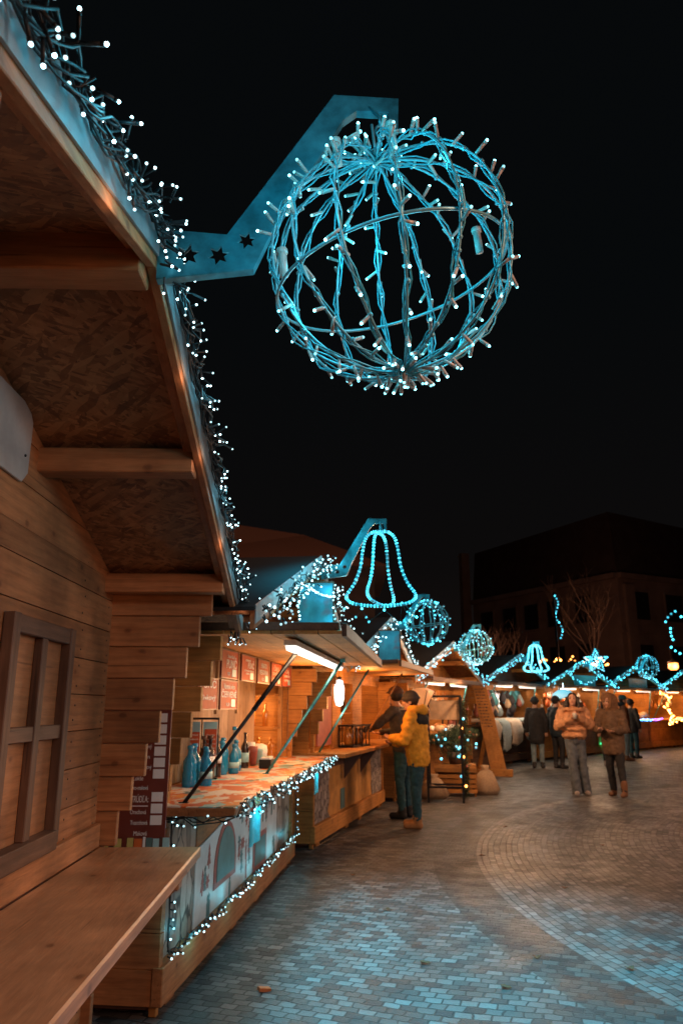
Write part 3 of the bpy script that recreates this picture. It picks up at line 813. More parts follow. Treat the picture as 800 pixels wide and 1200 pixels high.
def sign(o, a, y, z, wd, h, lines, label, x=.035, mat='red_sign', box=True, az_extra=0):
    c = wpt(o, a, (x, y, z)); root = empty('menu_sign', c, a - 90 + 180 + az_extra, label, 'sign', 'orange menu signs on the drinks stall')
    root.rotation_euler = (0, 0, -rad(a) + rad(90))     # panel x runs along the row, faces the plaza
    mb = MB(); mb.box(-wd / 2, wd / 2, .002, .012, -h / 2, h / 2); mb.build('sign_panel', mat, root, .001)
    mb = MB(); t_ = .006
    mb.box(-wd / 2 - t_, -wd / 2, -.001, .013, -h / 2 - t_, h / 2 + t_); mb.box(wd / 2, wd / 2 + t_, -.001, .013, -h / 2 - t_, h / 2 + t_)
    mb.box(-wd / 2, wd / 2, -.001, .013, h / 2, h / 2 + t_); mb.box(-wd / 2, wd / 2, -.001, .013, -h / 2 - t_, -h / 2); mb.build('sign_frame', 'maroon', root)
    text_part(lines, 'white', root)
    if box:
        mb = MB(); mb.box(wd * .13, wd * .38, -.001, .001, -h * .44, -h * .16); mb.build('price_card', 'cyanprint', root)
    return root
SW, SH = .44, .185
sg = [(-.75, 1.785, [('horúci', .035, .02, .055, .18), ('PUNČ', .085, .04, .0, .27), ('0,2l', .03, -.03, -.065, .06)], 'topmost left orange menu sign reading PUNČ in tall letters'),
      (-.19, 1.785, [('ovocný', .03, -.02, .06, .16), ('PUNČ', .065, .08, .02, .2), ('s hrozienkami', .022, .02, -.018, .3), ('alebo bez', .022, .02, -.04, .2)], 'orange PUNČ sign with two thin lines of text beneath'),
      (.37, 1.785, [('HRIATO', .055, .0, .045, .22), ('MEDOVINA', .055, .0, -.01, .33), ('0,2l', .03, -.03, -.065, .06)], 'orange menu sign reading HRIATO MEDOVINA'),
      (.92, 1.785, [('ČAJ S', .055, .0, .045, .22), ('CITRÓNOM', .035, .0, -.0, .33), ('A MEDOM', .03, -.0, -.04, .3)], 'orange menu sign with ČAJ and three lines of print'),
      (1.46, 1.785, [('ČAJ', .05, .0, .045, .2), ('S RUMOM', .035, .0, -.0, .3), ('DETSKÝ', .03, -.0, -.04, .26)], 'orange menu sign at the far end crossed by the black prop')]
for y, z, ls, lb in sg: sign(H2o, H2a, y, z, SW, SH, ls, lb)
sign(H2o, H2a, -.75, 1.578, SW, SH, [('Varené víno', .05, 0, .055, .30), ('ČERVENÉ', .058, 0, .0, .40), ('0,2l', .03, -.03, -.065, .08)], 'lower orange menu sign reading Varené víno ČERVENÉ')
sign(H2o, H2a, -1.27, 1.578, SW, SH, [('PUNČ', .065, 0, .055, .34), ('slivkový', .045, 0, -.025, .34)], 'lower orange PUNČ sign cut off by the hut wing', box=False)
# card holder with two price lists
hold = empty('price_stand', wpt(H2o, H2a, (-.21, -.55, 1.002)), 0, 'dark stand with pale cyan cards and two orange price lists on the worktop', 'price stand')
mb = MB(); mb.box(-.125, .125, -.03, .03, 0, .012); mb.box(-.125, .125, -.006, .006, .405, .42)
for x_ in (-.12, 0, .12): mb.tube([(x_, 0, 0), (x_, 0, .41)], .005)
mb.build('stand_frame', 'black', hold)
for i, (x0, x1) in enumerate(((-.112, -.01), (.01, .112))):
    mb = MB(); mb.box(x0, x1, -.006, .0, .02, .39); mb.build('backing_card', 'cyanprint', hold)
    x0 += .014; mb = MB(); mb.box(x0, x1 - .002, -.012, -.008, .08, .34 - .02 * (1 - i)); pl = mb.build('price_list', 'red_sign', hold)
    tx = text_part([(s_, .016, (x0 + x1) / 2, .300 - k * .030, wd_) for k, (s_, wd_) in enumerate((('Domáce', .06), ('medovník', .07), ('čaj, káva', .07), ('limonáda', .065), ('kakao', .05), ('voda', .04), ('pivo 0,3', .06)))], 'white', pl)
    tx.location.y = -.0135
for i, (x, y) in enumerate(((-.12, -1.08), (-.04, -.98), (-.14, -.93), (-.10, -.80), (-.15, -.20), (-.08, -.10), (-.20, .02), (-.12, .12))):
    bottle(wpt(H2o, H2a, (x, y, 1.003)), 'fat', 'glassblue', 'round shouldered blue bottle in the cluster on the near worktop', group='blue bottles on the worktop', cap='glassblue', s=[.98, .86, 1.0, .9, .95, .84, 1.0, .92][i], lab=('cyanprint', .05, .05) if i % 2 else None)
for i, (x, y) in enumerate(((-.15, -.68), (-.13, -.59), (-.15, -.50), (-.13, -.41))):
    bottle(wpt(H2o, H2a, (x, y, 1.003)), 'slim', 'glassdark', 'dark bottle with white neck label between the blue bottles', group='dark bottles on the worktop', lab=('white', .10, .06), cap='brown', s=.98)
bottle(wpt(H2o, H2a, (-.20, .36, 1.003)), 'slim', 'glassclear', 'clear bottle with blue cap behind the blue bottles', cap='glassblue', s=1.1)
bottle(wpt(H2o, H2a, (-.12, .42, 1.003)), 'slim', 'glassdark', 'dark green bottle with silver label at the right of the blue bottles', lab=('cyanprint', .05, .08), s=.95)
# white dispenser
kb = empty('white_container', wpt(H2o, H2a, (-.14, 1.05, 1.003)), H2a, 'white rounded container on a pale tray standing on the patterned worktop', 'container')
mb = MB(); mb.obox((0, .02, .025), (.20, .36, .045)); mb.build('tray', 'cyanprint', kb, .01)
mb = MB(); mb.lathe((0, -.04, .05), [(.05, 0), (.085, .01), (.09, .06), (.08, .10), (.05, .115), (.0, .118)], 16); mb.build('body', 'white', kb)
mb = MB(); mb.tube([(.0, -.1, .08), (0, -.16, .10), (0, -.16, .14), (0, -.09, .15)], .008); mb.build('handle', 'white', kb)
for i in range(4):
    q = MB(); q.lathe((0, 0, 0), [(.0, 0), (.026, 0), (.038, .11), (.040, .112), (.040, .13 + .03 * (i % 3)), (.0, .13 + .03 * (i % 3))], 12); q = q.build('cup_stack', ['white', 'redprint', 'white', 'cyanprint'][i]); q.location = wpt(H2o, H2a, (-.16 + .05 * (i % 2), .58 + i * .11, 1.003)); tag(q, ['white cup stack next to the dark green bottle', 'red cup stack second from the dark green bottle', 'taller white cup stack between red and cyan ones', 'pale cyan cup stack beside the white container'][i], 'cup stack', 'cup stacks on the patterned worktop')
nb = empty('napkin_box', wpt(H2o, H2a, (.06, .45, 1.003)), H2a, 'small dark napkin box on the patterned worktop below the cyan prop', 'napkin box')
q = MB(); q.box(-.05, .05, -.07, .07, 0, .07); q.build('box_body', 'black', nb, .004); q = MB(); q.box(-.04, .04, -.055, .055, .071, .085); q.build('napkins', 'white', nb)
for i in range(5):
    bottle(wpt(H2o, H2a, (-.42 + i * .065, 1.70, 1.305 if i % 2 else 1.003)), 'slim' if i % 2 else 'fat', 'glassamber', 'amber bottle on the glowing inner shelf of the nearest stall', group='amber bottles on the inner shelf', s=.75)

# banner on gable 2
def gable_banner(o, a, label, y0=-.38, y1=.42, z0=1.95, z1=2.35, mat='banner', x=.58):
    c = wpt(o, a, (x, 0, 0)); root = empty('gable_banner', c, a, label, 'banner', 'blue banners on the hut gables')
    mb = MB(); mb.box(0, .006, y0, y1, z0, z1); mb.build('banner_cloth', mat, root)
    mb = MB(); mb.beam((-.01, y0 - .01, z1), (-.01, y1 + .01, z1), .02, .02); mb.beam((-.01, y0, z0), (-.01, y0, z1 + .05), .02, .02); mb.beam((-.01, y1, z0), (-.01, y1, z1 + .05), .02, .02); mb.build('banner_frame', 'dark_y', root)
    return root
def gable_flag(o, a, y, x, label, z=2.03, wd=.25, h=.37):
    c = wpt(o, a, (x, y, z)); root = empty('gable_banner', c, 0, label, 'banner', 'blue banners on the hut gables')
    mb = MB(); mb.box(-wd / 2, wd / 2, -.004, .004, 0, h); mb.build('banner_cloth', 'banner', root)
    mb = MB(); mb.box(-wd / 2 - .012, -wd / 2, -.01, .01, -.012, h + .012); mb.box(wd / 2, wd / 2 + .012, -.01, .01, -.012, h + .012); mb.box(-wd / 2, wd / 2, -.01, .01, h, h + .012); mb.box(-wd / 2, wd / 2, -.01, .01, -.012, 0); mb.build('banner_frame', 'dark_y', root)
    return c
FC = gable_flag(H2o, H2a, -.47, .60, 'large sea blue banner framed by bulbs on the nearest open stall')
FI = [(wpt((-H2o[0], -H2o[1]), 0, (0, 0, 0)), 0)]
def flag_local(px_, z_):
    q = Vector((FC.x + px_ - H2o[0], FC.y - .02 - H2o[1], 0)); a_ = rad(H2a)
    return Vector((q.x * math.cos(a_) - q.y * math.sin(a_), q.x * math.sin(a_) + q.y * math.cos(a_), FC.z + z_))
root, items = mid_garland(H2o, H2a, 'dense garland of white bulbs on the roof edge of the nearest open stall', density=.022, spread=.08)
for i in range(34): t_ = i / 33; items.append((flag_local(-.12 + .26 * t_, .40 - .13 * math.sin(t_ * 1.7)) + rnd(.006), Vector((0, -1, -.3))))
for i in range(13): items.append((flag_local(-.12, .02 + .028 * i) + rnd(.006), Vector((0, -1, -.3)))); items.append((flag_local(.13 + R.uniform(0, .04), .02 + .028 * i), Vector((0, -1, -.3))))
for i in range(10): items.append((flag_local(-.17 + R.uniform(-.02, .03), .02 + .03 * i), Vector((0, -1, -.3))))
for i in range(20): items.append((Vector((.58 + R.uniform(0, .35), R.uniform(.4, 1.8), R.uniform(1.98, 2.25))), Vector((0, -1, -.5)).normalized()))
put_bulbs(root, items, BULB_MID, 100)
for yy in (-1.6, -.8, 0, .8, 1.6): point('garland_glow', wpt(H2o, H2a, (.72, yy, soff(yy) - .02)), 1.1, (.25, .85, 1.0), .03)
for (dx_, dz_, e_) in ((.10, .30, .30), (-.12, .32, .22), (.12, .08, .25)): point('banner_glow', FC + Vector((dx_, -.07, dz_)), e_, (.1, .8, 1.0), .02)

# counter garland hut 2
def line_garland(o, a, path, label, step, mesh, cap=100, jit=(.02, .01, .02), wire_r=.003, group='light garlands on counters'):
    root = empty('light_garland', (o[0], o[1], 0), a, label, 'light garland', group)
    wires = MB(); items = []
    sp = sample_path(path, .05)
    for k in range(3): wires.tube([p + Vector((R.uniform(0, jit[0]), 0, R.uniform(-jit[2], jit[2]))) for p, d in sp], wire_r, 4)
    for p, d in sample_path(path, step):
        items.append((p + Vector((R.uniform(0, jit[0]), R.uniform(-jit[1], jit[1]), R.uniform(-jit[2], jit[2]))), (Vector((1, 0, -.2)) + rnd(.7)).normalized()))
    wires.build('wire', 'rubber', root); put_bulbs(root, items, mesh, cap); return root
BC = bulb_mesh(.0058, .0045, .018, ['rubber', 'led_white'])
line_garland(H2o, H2a, [(.43, -2.03, .985), (.43, 2.05, .985)], 'thick garland of cyan bulbs draped on the patterned worktop edge', .036, BC, 100, (.035, .02, .045))
line_garland(H2o, H2a, [(.06, -1.93, .93), (.07, -1.93, .5), (.07, -1.92, .30), (.075, -1.4, .27), (.075, 1.86, .27), (.06, 1.9, .6), (.05, 1.92, .93)], 'cyan bulb string outlining the painted house on the counter', .045, BC, 100, (.01, .01, .03))
line_garland(H2o, H2a, [(.0, -2.03, .95), (.2, -2.035, .935), (.42, -2.035, .95)], 'short row of bulbs under the near end of the patterned worktop', .06, BC, 100, (.01, .01, .02))
for yy in (-1.5, -.7, .1, .9, 1.7):
    point('counter_glow', wpt(H2o, H2a, (.12, yy, .29)), .55, TEAL, .02); point('counter_glow', wpt(H2o, H2a, (.50, yy, .97)), 1.3, TEAL, .03)
point('counter_glow', wpt(H2o, H2a, (.12, -1.95, .4)), .3, TEAL, .02)
# teal cloths
for (y, wd, h, lb) in ((-1.56, .30, .18, 'small glowing cyan cloth pinned under the near half of the worktop edge'), (.84, .24, .17, 'narrow cyan cloth hanging at the far end of the patterned worktop')):
    rt = empty('hanging_cloth', wpt(H2o, H2a, (.425, y, .94)), H2a, lb, 'cloth')
    mb = MB(); n = 8
    for i in range(n):
        a_ = -wd / 2 + wd * i / n; b_ = a_ + wd / n; xa, xb = .006 * math.sin(i * 1.3), .006 * math.sin((i + 1) * 1.3)
        mb._a([(xa, a_, -h), (xb, b_, -h), (xb, b_, 0), (xa, a_, 0), (xa + .003, a_, -h), (xb + .003, b_, -h), (xb + .003, b_, 0), (xa + .003, a_, 0)], [(0, 1, 2, 3), (7, 6, 5, 4), (0, 4, 5, 1)])
    mb.build('cloth_sheet', 'cloth_teal', rt)
    point('cloth_glow', wpt(H2o, H2a, (.50, y, .95)), .45, TEAL, .02)

# menu board in the gap between hut 1 and hut 2
mbd = empty('menu_board', wpt(H1o, H1a, (.078, 2.33, 0)), H1a, 'tall dark red menu board with ŠTRÚDĽA in white between the two nearest huts', 'menu board')
mb = MB(); mb.box(-.42, .145, 0, .02, .72, 1.72); bp = mb.build('board_panel', 'maroon', mbd, .002)
tl = [('Jablkový', .030, .022, 1.30, .066), ('závin', .028, .022, 1.25, .05), ('Tvarohový', .030, .022, 1.20, .072), ('Lokše', .030, -.005, 1.145, .05), ('Slivkovo-maková', .030, -.010, 1.10, .115), ('ŠTRÚDĽA:', .044, .005, 1.045, .095), ('Orechová', .030, .005, .985, .08), ('Tvarohová', .030, .012, .935, .085), ('Maková', .030, .022, .885, .065)]
tx = text_part(tl, 'white', mbd); tx.location.y = -.001
mb = MB(); mb.box(-.045, .052, -.002, -.0005, 1.012, 1.016); mb.build('underline', 'white', bp)
for k in range(9):
    z = 1.42 - k * .055 if k < 6 else 1.035 - (k - 6) * .055
    mb = MB(); mb.box(.068, .125, -.003, -.0005, z, z + .045); mb.build('price_card', 'white', bp)
pr = MB(); x = -.16
for k, (mt, wd) in enumerate((('yellowprint', .03), ('brown', .02), ('yellowprint', .035), ('maroon', .02), ('yellowprint', .03), ('orangeprint', .04), ('white', .012), ('greenprint', .03), ('cyanprint', .03), ('brown', .01), ('cyanprint', .032))):
    q = MB(); q.box(x, x + wd, -.006, -.001, .73, .87 - .004 * (k % 3)); q.build('picture_strip', mt, bp); x += wd + .004

# ------------------------------------------------------------------ hut 3
H3o, H3a = (.14, 10.5), 14.5
hut3 = empty('market_stall', (H3o[0], H3o[1], 0), H3a, 'liquor stall with ochre plaster and stone printed counter where two people stand', 'market stall', 'wooden market huts in a curved row')
hut_shell(hut3, 'honey', 'honey_x', holes=False)
counter(hut3, 'honey', 'honey_x')
mb = MB(); mb.box(.003, .010, -1.30, 1.30, .24, .80); mb.build('ochre_wall_print', 'ochre', hut3)
def ragged(y0, y1, z0, z1, side):
    n = 9; e = [(y1 + R.uniform(-.06, .06) if side > 0 else y0 + R.uniform(-.06, .06), z0 + (z1 - z0) * i / n) for i in range(n + 1)]
    return ([(y0, z0)] + e + [(y0, z1)]) if side > 0 else ([(y1, z1)] + e[::-1] + [(y1, z0)])
for s_, (a_, b_) in ((1, (-1.88, -1.22)), (-1, (1.12, 1.88))):
    mb = MB(); p = ragged(a_, b_, .24, .93, s_)
    if s_ < 0: p = p[::-1]
    mb.prism(p, 'x', .012, .017); mb.build('stone_print', 'stones', hut3)
mb = MB(); mb.box(.012, .05, -1.15, 1.05, .80, .94); 
mb.build('painted_beam', 'brown', hut3)
for yy in (-.6, .3): mb = MB(); mb.prism([(.05, .93), (.30, .95), (.05, .62)], 'y', yy - .03, yy + .03); mb.build('worktop_bracket', 'brown', hut3)
mb = MB(); mb.box(.011, .018, -.66, -.46, .26, .50); mb.build('small_window_print', 'greenprint', hut3)
aw3 = awning_and_struts(hut3, -1.55, 1.2, .93, 1.95, 1.965)
for (p0, p1, mt) in (((.06, -1.80, 1.0), (.55, -1.40, 1.92), 'steel'), ((.12, .0, 1.0), (.62, .5, 1.95), 'honey')):
    mb = MB(); mb.tube([p0, p1], .013, 8); mb.build('awning_prop', mt, hut3)
mb = MB(); mb.box(-.03, .0, -1.86, 1.86, 1.80, 1.93); mb.build('lintel', 'honey', hut3)
for ya, yb in ((-1.0, -.62), (.05, .6)): mb = MB(); mb.box(-.03, .0, ya, yb, 1.0, 1.8); mb.build('serving_panel', 'honey', hut3)
mb = MB(); mb.box(-.03, -.01, -1.62, -1.02, 1.05, 1.75); mb.build('red_glass_panel', M['redprint'], hut3)
mb = MB(); mb.box(-.25, -.02, -.60, .04, 1.40, 1.42); mb.box(-.25, -.02, -.60, .04, 1.20, 1.22); mb.box(-.25, -.02, -.62, -.60, 1.0, 1.8); mb.box(-.28, -.26, -.62, .05, 1.0, 1.8); mb.build('bottle_rack', 'honey', hut3)
for i in range(5): bottle(wpt(H3o, H3a, (-.12, -.52 + i * .115, 1.423)), 'slim', ['glassamber', 'glassdark', 'glassamber', 'glassdark', 'glassdark'][i], 'tall liquor bottle on the upper rack of the liquor stall', group='liquor bottles on the rack', s=1.05)
for i in range(4): bottle(wpt(H3o, H3a, (-.12, -.5 + i * .14, 1.223)), 'fat', 'glassamber' if i % 2 else 'glassclear', 'stubby jar on the lower rack of the liquor stall', group='jars on the rack', cap='orangeprint', s=.62)
lt = empty('lantern', wpt(H3o, H3a, (.12, -.62, 1.0)), H3a + 10, 'dark arched lantern with amber glass standing on the liquor counter', 'lantern')
for j, yy in enumerate((0, .30)):
    mb = MB(); mb.obox((0, yy, .012), (.22, .26, .024)); mb.obox((0, yy, .262), (.24, .28, .02))
    for sx in (-.1, .1):
        for sy_ in (-.12, 0, .12): mb.tube([(sx, yy + sy_, .02), (sx, yy + sy_, .26)], .008, 5)
    mb.build('lantern_cage', 'black', lt)
    mb = MB()
    for sy_ in (-.06, .06): mb.lathe((0, yy + sy_, .025), [(.03, 0), (.045, .02), (.045, .12), (.025, .17), (.02, .20), (.0, .20)], 10)
    mb.build('amber_jar', 'glassamber', lt)
hl = empty('hanging_lamp', wpt(H3o, H3a, (.28, -1.75, 1.82)), 0, 'bright white hanging lamp at the near corner of the liquor stall', 'lamp')
mb = MB(); mb.tube([(0, 0, 0), (0, 0, .13)], .003); mb.lathe((0, 0, -.02), [(.02, 0), (.03, 0), (.03, .03), (.0, .03)], 10); mb.build('lamp_cap', 'black', hl)
mb = MB(); mb.lathe((0, 0, -.32), [(.0, 0), (.035, .01), (.055, .08), (.06, .2), (.04, .29), (.0, .3)], 12); mb.build('glass_shade', emit('white lamp glass', (1, .95, .9), 1.8), hl)
point('hanging_glow', wpt(H3o, H3a, (.34, -1.75, 1.45)), 6, (1, .7, .4), .06)
gable_flag(H3o, H3a, -.95, .72, 'sea blue banner on the gable above the liquor stall awning', 2.06, .26, .36)
root, items = mid_garland(H3o, H3a, 'white bulb garland on the roof edge of the liquor stall', density=.034, spread=.07)
BM3 = bulb_mesh(.0105, .006, .02, ['rubber', 'led_white'])
put_bulbs(root, items, BM3, 100)
for yy in (-1.4, 0, 1.4): point('garland_glow', wpt(H3o, H3a, (.75, yy, soff(yy))), 1.6, (.2, .85, 1.0), .03)
point('banner_glow', wpt(H3o, H3a, (.80, -1.15, 2.35)), .7, (.1, .8, 1), .03)

# ------------------------------------------------------------------ huts 4..8
far = [((1.62, 14.55), 24, 'honey', 'stall behind the black display rack with jars and warm star lamp'),
       ((4.34, 20.8), 35, 'dark_y', 'dark stall with sheepskins draped over its counter behind the leaning board'),
       ((7.0, 23.75), 42, 'honey', 'stall with blue gable and cyan umbrella lamp behind the walking pair'),
       ((9.8, 26.75), 45, 'honey', 'stall with blue light string and painted stove arch on its counter'),
       ((12.75, 29.6), 47, 'honey', 'rightmost stall cut by the picture edge with yellow light swirl')]
for i, (o, a, wm, lb) in enumerate(far):
    h = empty('market_stall', (o[0], o[1], 0), a, lb, 'market stall', 'wooden market huts in a curved row')
    sc = 1.0 if i == 0 else 1.06
    hut_shell(h, wm, 'honey_x', holes=False)
    h.scale = (sc, sc, sc * (1.0 if i == 0 else 1.0))
    counter(h, wm, 'honey_x')
    mb = MB(); mb.box(-.03, .0, -1.86, 1.86, 1.82, 1.93); mb.build('lintel', 'honey', h)
    aw = awning_and_struts(h, -1.7, 1.6, .62, 1.96, 1.93, 'honey')
    for (p0, p1, mt) in (((.10, -1.75, 1.0), (.45, -1.3, 1.92), 'steel'), ((.10, 1.75, 1.0), (.45, 1.3, 1.92), 'steel')):
        mb = MB(); mb.tube([p0, p1], .016, 6); mb.build('awning_prop', mt, h)
    for y0, y1 in ((-1.3, -.3), (.3, 1.3)):
        tl_ = tube_lamp(o, a, y0 * sc, y1 * sc, .42 * sc, 1.90 * sc, 'white tube lamp under the %s half of the awning, %s' % ('near' if y0 < 0 else 'far', ['behind the black display rack', 'above the sheepskins', 'behind the walking pair', 'above the blue light string', 'at the right picture edge'][i]))
    dens = .05
    root = empty('light_garland', (o[0], o[1], 0), a, 'cyan garland on the gable of the ' + lb.split(' with ')[0].split(' behind ')[0] + ['behind the display rack', ' above the sheepskins', ' with the blue gable', ' with the star shaped stove arch', ' at the picture edge'][i], 'light garland', 'light garlands on the hut gables')
    root['label'] = ['cyan garland on the gable behind the display rack', 'cyan garland on the gable above the sheepskins', 'cyan garland swagging across the blue gable', 'cyan garland on the gable above the blue counter lights', 'cyan garland on the gable at the right picture edge'][i]
    root.scale = (sc,) * 3
    pts = []
    for p, d in sample_path(rake_path(-2.35, 2.35, 30, 0), dens if i else .045):
        pts.append(p + Vector((R.uniform(0, .1), R.uniform(-.03, .03), R.uniform(-.075, .075))))
    if i == 2:
        for p, d in sample_path([(.6, -1.0, 2.3), (.62, -.5, 2.12), (.62, 0, 2.05), (.62, .5, 2.12), (.6, 1.0, 2.3)], .08): pts.append(p + rnd(.03))
    mb = MB(); mb.tube([(q[0] + .02, q[1], q[2]) for q in rake_path(-2.35, 2.35, 20, 0)], .01, 4); mb.build('wire', 'rubber', root)
    far_bulbs(root, pts, .013 if i == 0 else .0175, 'led_far')
    for yy in (-1.3, 0, 1.3): point('garland_glow', wpt(o, a, (.85, yy * sc, soff(yy) * sc)), 3.0, TEAL, .05)
gable_banner(far[2][0], far[2][1], 'plain bright blue gable panel under the star ornament', -.75, .75, 2.1, 2.42, 'cloth_teal', .64)
gb_ = gable_banner(far[3][0], far[3][1], 'grey name board on the gable of the stall with blue counter lights', -.7, .75, 2.12, 2.42, 'greyboard', .64)
text_o = None

# stock in the stalls
def stock(o, a, label, cat, n, mats, z0, z1, y0, y1, x0, x1, r, group, name, hang=True, sc=1.06):
    for k in range(n):
        p = (R.uniform(x0, x1), R.uniform(y0, y1), R.uniform(z0, z1)); rr_ = r * R.uniform(.7, 1.3)
        q = wpt(o, a, (p[0] * sc, p[1] * sc, p[2] * sc)); mb = MB()
        if hang:
            mb.lathe((0, 0, -rr_ * 1.5), [(0, 0), (rr_ * .7, rr_ * .3), (rr_, rr_ * 1.1), (rr_ * .6, rr_ * 2.2), (rr_ * .15, rr_ * 2.9), (.004, rr_ * 3), (.004, rr_ * 3 + .12)], 9)
        else: mb.ball((0, 0, 0), rr_, 9, 6, 0, (1, 1.2, .8), .12)
        ob = mb.build(name, R.choice(mats)); ob.location = q; ob.rotation_euler = (R.uniform(-.1, .1), R.uniform(-.1, .1), R.uniform(0, 6))
        tag(ob, label, cat, group)
M['stockA'] = plain('warm hanging goods', (.50, .20, .06), .6); M['stockB'] = plain('pale goods', (.55, .40, .26), .7); M['stockC'] = plain('dark goods', (.04, .04, .05), .8); M['stockD'] = plain('teal goods', (.06, .30, .38), .7)
o, a = far[0][0], far[0][1]
stock(o, a, 'pale or amber gift hanging in the stall behind the display rack', 'gift', 44, ['stockA', 'stockB', 'white'], 1.45, 1.78, -1.7, 1.7, -.5, -.05, .055, 'gifts hanging behind the display rack', 'hanging_gift', sc=1)
stock(o, a, 'round jar lid bundle on the counter behind the display rack', 'jar', 18, ['stockA', 'stockB', 'redprint', 'white'], 1.06, 1.12, -1.6, 1.7, -.2, .3, .07, 'bundles on the counter behind the display rack', 'counter_bundle', False, sc=1)
o, a = far[1][0], far[1][1]
stock(o, a, 'dark woolly garment hanging in the sheepskin stall', 'garment', 60, ['stockC', 'stockC', 'stockD', 'stockB', 'fleeceblue', 'stockC', 'redprint'], 1.25, 1.75, -1.7, 1.7, -.6, -.05, .10, 'garments hanging in the sheepskin stall', 'hanging_garment')
def pelt(o, a, y, mat, label, wd=.55, drop=.42, sc=1.06):
    mb = MB(); nu, nv = 12, 10; vs = []
    for j in range(nv + 1):
        t_ = j / nv
        for i in range(nu + 1):
            u_ = i / nu * 2 - 1; w_ = wd / 2 * (1 - .45 * max(0, t_ - .4)) * (1 + .10 * math.sin(j * 2.1))
            if t_ < .45: x, z = -.1 + .6 * t_ / .45, 1.07 + .05 * math.cos(u_ * 1.5) + .02 * R.random()
            else: x, z = .50 + .05 * math.sin((t_ - .45) * 5), 1.06 - drop * (t_ - .45) / .55 + .02 * R.random() - .06 * (1 - abs(u_)) * (t_ > .9)
            vs.append((x + R.uniform(-.012, .012), y + u_ * w_, z))
    b = len(vs); vs += [(p[0] - .05, p[1], p[2] - .045) for p in vs]
    fs = []
    for j in range(nv):
        for i in range(nu):
            q = j * (nu + 1) + i; fs.append((q, q + 1, q + nu + 2, q + nu + 1)); fs.append((b + q + nu + 1, b + q + nu + 2, b + q + 1, b + q))
    for i in range(nu): q = nv * (nu + 1) + i; fs.append((q, q + 1, b + q + 1, b + q)); fs.append((b + i, b + i + 1, i + 1, i))
    for j in range(nv): q = j * (nu + 1); fs.append((q + nu + 1, b + q + nu + 1, b + q, q)); q += nu; fs.append((q, b + q, b + q + nu + 1, q + nu + 1))
    mb._a(vs, fs, 0, True); ob = mb.build('sheepskin', mat); ob.location = (o[0], o[1], 0); ob.rotation_euler = (0, 0, -rad(a)); ob.scale = (sc,) * 3
    tag(ob, label, 'sheepskin', 'sheepskins over the counter')
pelt(o, a, -1.55, 'fleece', 'leftmost cream sheepskin draped over the dark stall counter')
pelt(o, a, -.95, 'fleeceblue', 'bluish white sheepskin with a pointed tip on the counter', .5, .62)
pelt(o, a, -.30, 'fleece', 'wide cream sheepskin right of the bluish one', .75, .5)
pelt(o, a, .55, 'fleeceblue', 'pale blue fleece beside the people in dark coats', .4, .4)
for k, (y, lb) in enumerate(((-1.2, 'near'), (.0, 'middle'))):
    pass
o, a = far[2][0], far[2][1]
stock(o, a, 'orange or teal trinket hanging behind the walking pair', 'trinket', 52, ['stockA', 'stockD', 'white', 'orangeprint'], 1.3, 1.78, -1.7, 1.7, -.6, -.05, .07, 'trinkets in the stall behind the walking pair', 'hanging_trinket')
o, a = far[3][0], far[3][1]
stock(o, a, 'amber sausage or braid hanging above the blue light string', 'hanging food', 44, ['stockA', 'stockB', 'stockA'], 1.4, 1.80, -1.75, .9, -.6, -.05, .06, 'food hanging above the blue light string', 'hanging_food')
stock(o, a, 'golden loaf piled on the counter above the blue light string', 'loaf', 26, ['stockA', 'stockB', 'fleece'], 1.06, 1.16, -1.7, 1.2, -.2, .3, .09, 'loaves above the blue light string', 'bread_loaf', False)
o, a = far[4][0], far[4][1]
stock(o, a, 'amber goods hanging in the rightmost stall', 'hanging goods', 16, ['stockA', 'stockB'], 1.4, 1.80, -1.75, .5, -.6, -.05, .07, 'goods in the rightmost stall', 'hanging_goods')
# coloured strings
def cstring(o, a, path, r, mat, label, n, sc=1.06, jit=.02):
    root = empty('light_string', (o[0], o[1], 0), a, label, 'light string'); root.scale = (sc,) * 3
    L = sample_path(path, .02); pts = [L[int(k * (len(L) - 1) / max(1, n - 1))][0] + rnd(jit) for k in range(n)]
    mb = MB(); mb.tube([Vector(p) for p in path], .006, 4); mb.build('wire', 'rubber', root); far_bulbs(root, pts, r, mat); return root
o, a = far[3][0], far[3][1]
cstring(o, a, [(.47, -1.9, .98), (.47, 1.2, .98)], .026, 'led_blue', 'blue light string along the counter of the stove painted stall', 60)
cstring(o, a, [(.47, 1.25, .97), (.47, 2.0, 1.0)], .022, emit('violet led', (.4, .12, 1), 6), 'short violet light string at the end of the blue one', 16)
cstring(o, a, [(.09, -1.9, .30), (.09, .1, .30)], .030, 'led_green', 'green light string low on the counter beside the man in the blue cap', 46)
mb = MB(); mb.prism(arch(-.2, .38, .55, .5), 'x', .01, .03); q = mb.build('stove_arch', 'greyboard'); hh = [x for x in bpy.data.objects if x.get('label') == far[3][3]][0]; q.parent = hh
mb = MB(); mb.prism(arch(-.2, .42, .34, .36), 'x', .032, .04); mb.build('stove_opening', 'brown', q)
mb = MB(); mb.prism(arch(-.2, .44, .16, .2), 'x', .042, .05); mb.build('painted_fire', 'orangeprint', q)
o, a = far[4][0], far[4][1]
cstring(o, a, [(.62, -2.1, 1.85), (.7, -1.6, 1.7), (.66, -1.9, 1.4), (.7, -1.55, 1.1), (.66, -1.7, .85), (.7, -1.2, 1.0), (.66, -.6, .95)], .028, 'led_warm', 'yellow and green light swirl hanging at the right edge stall', 80, jit=.06)

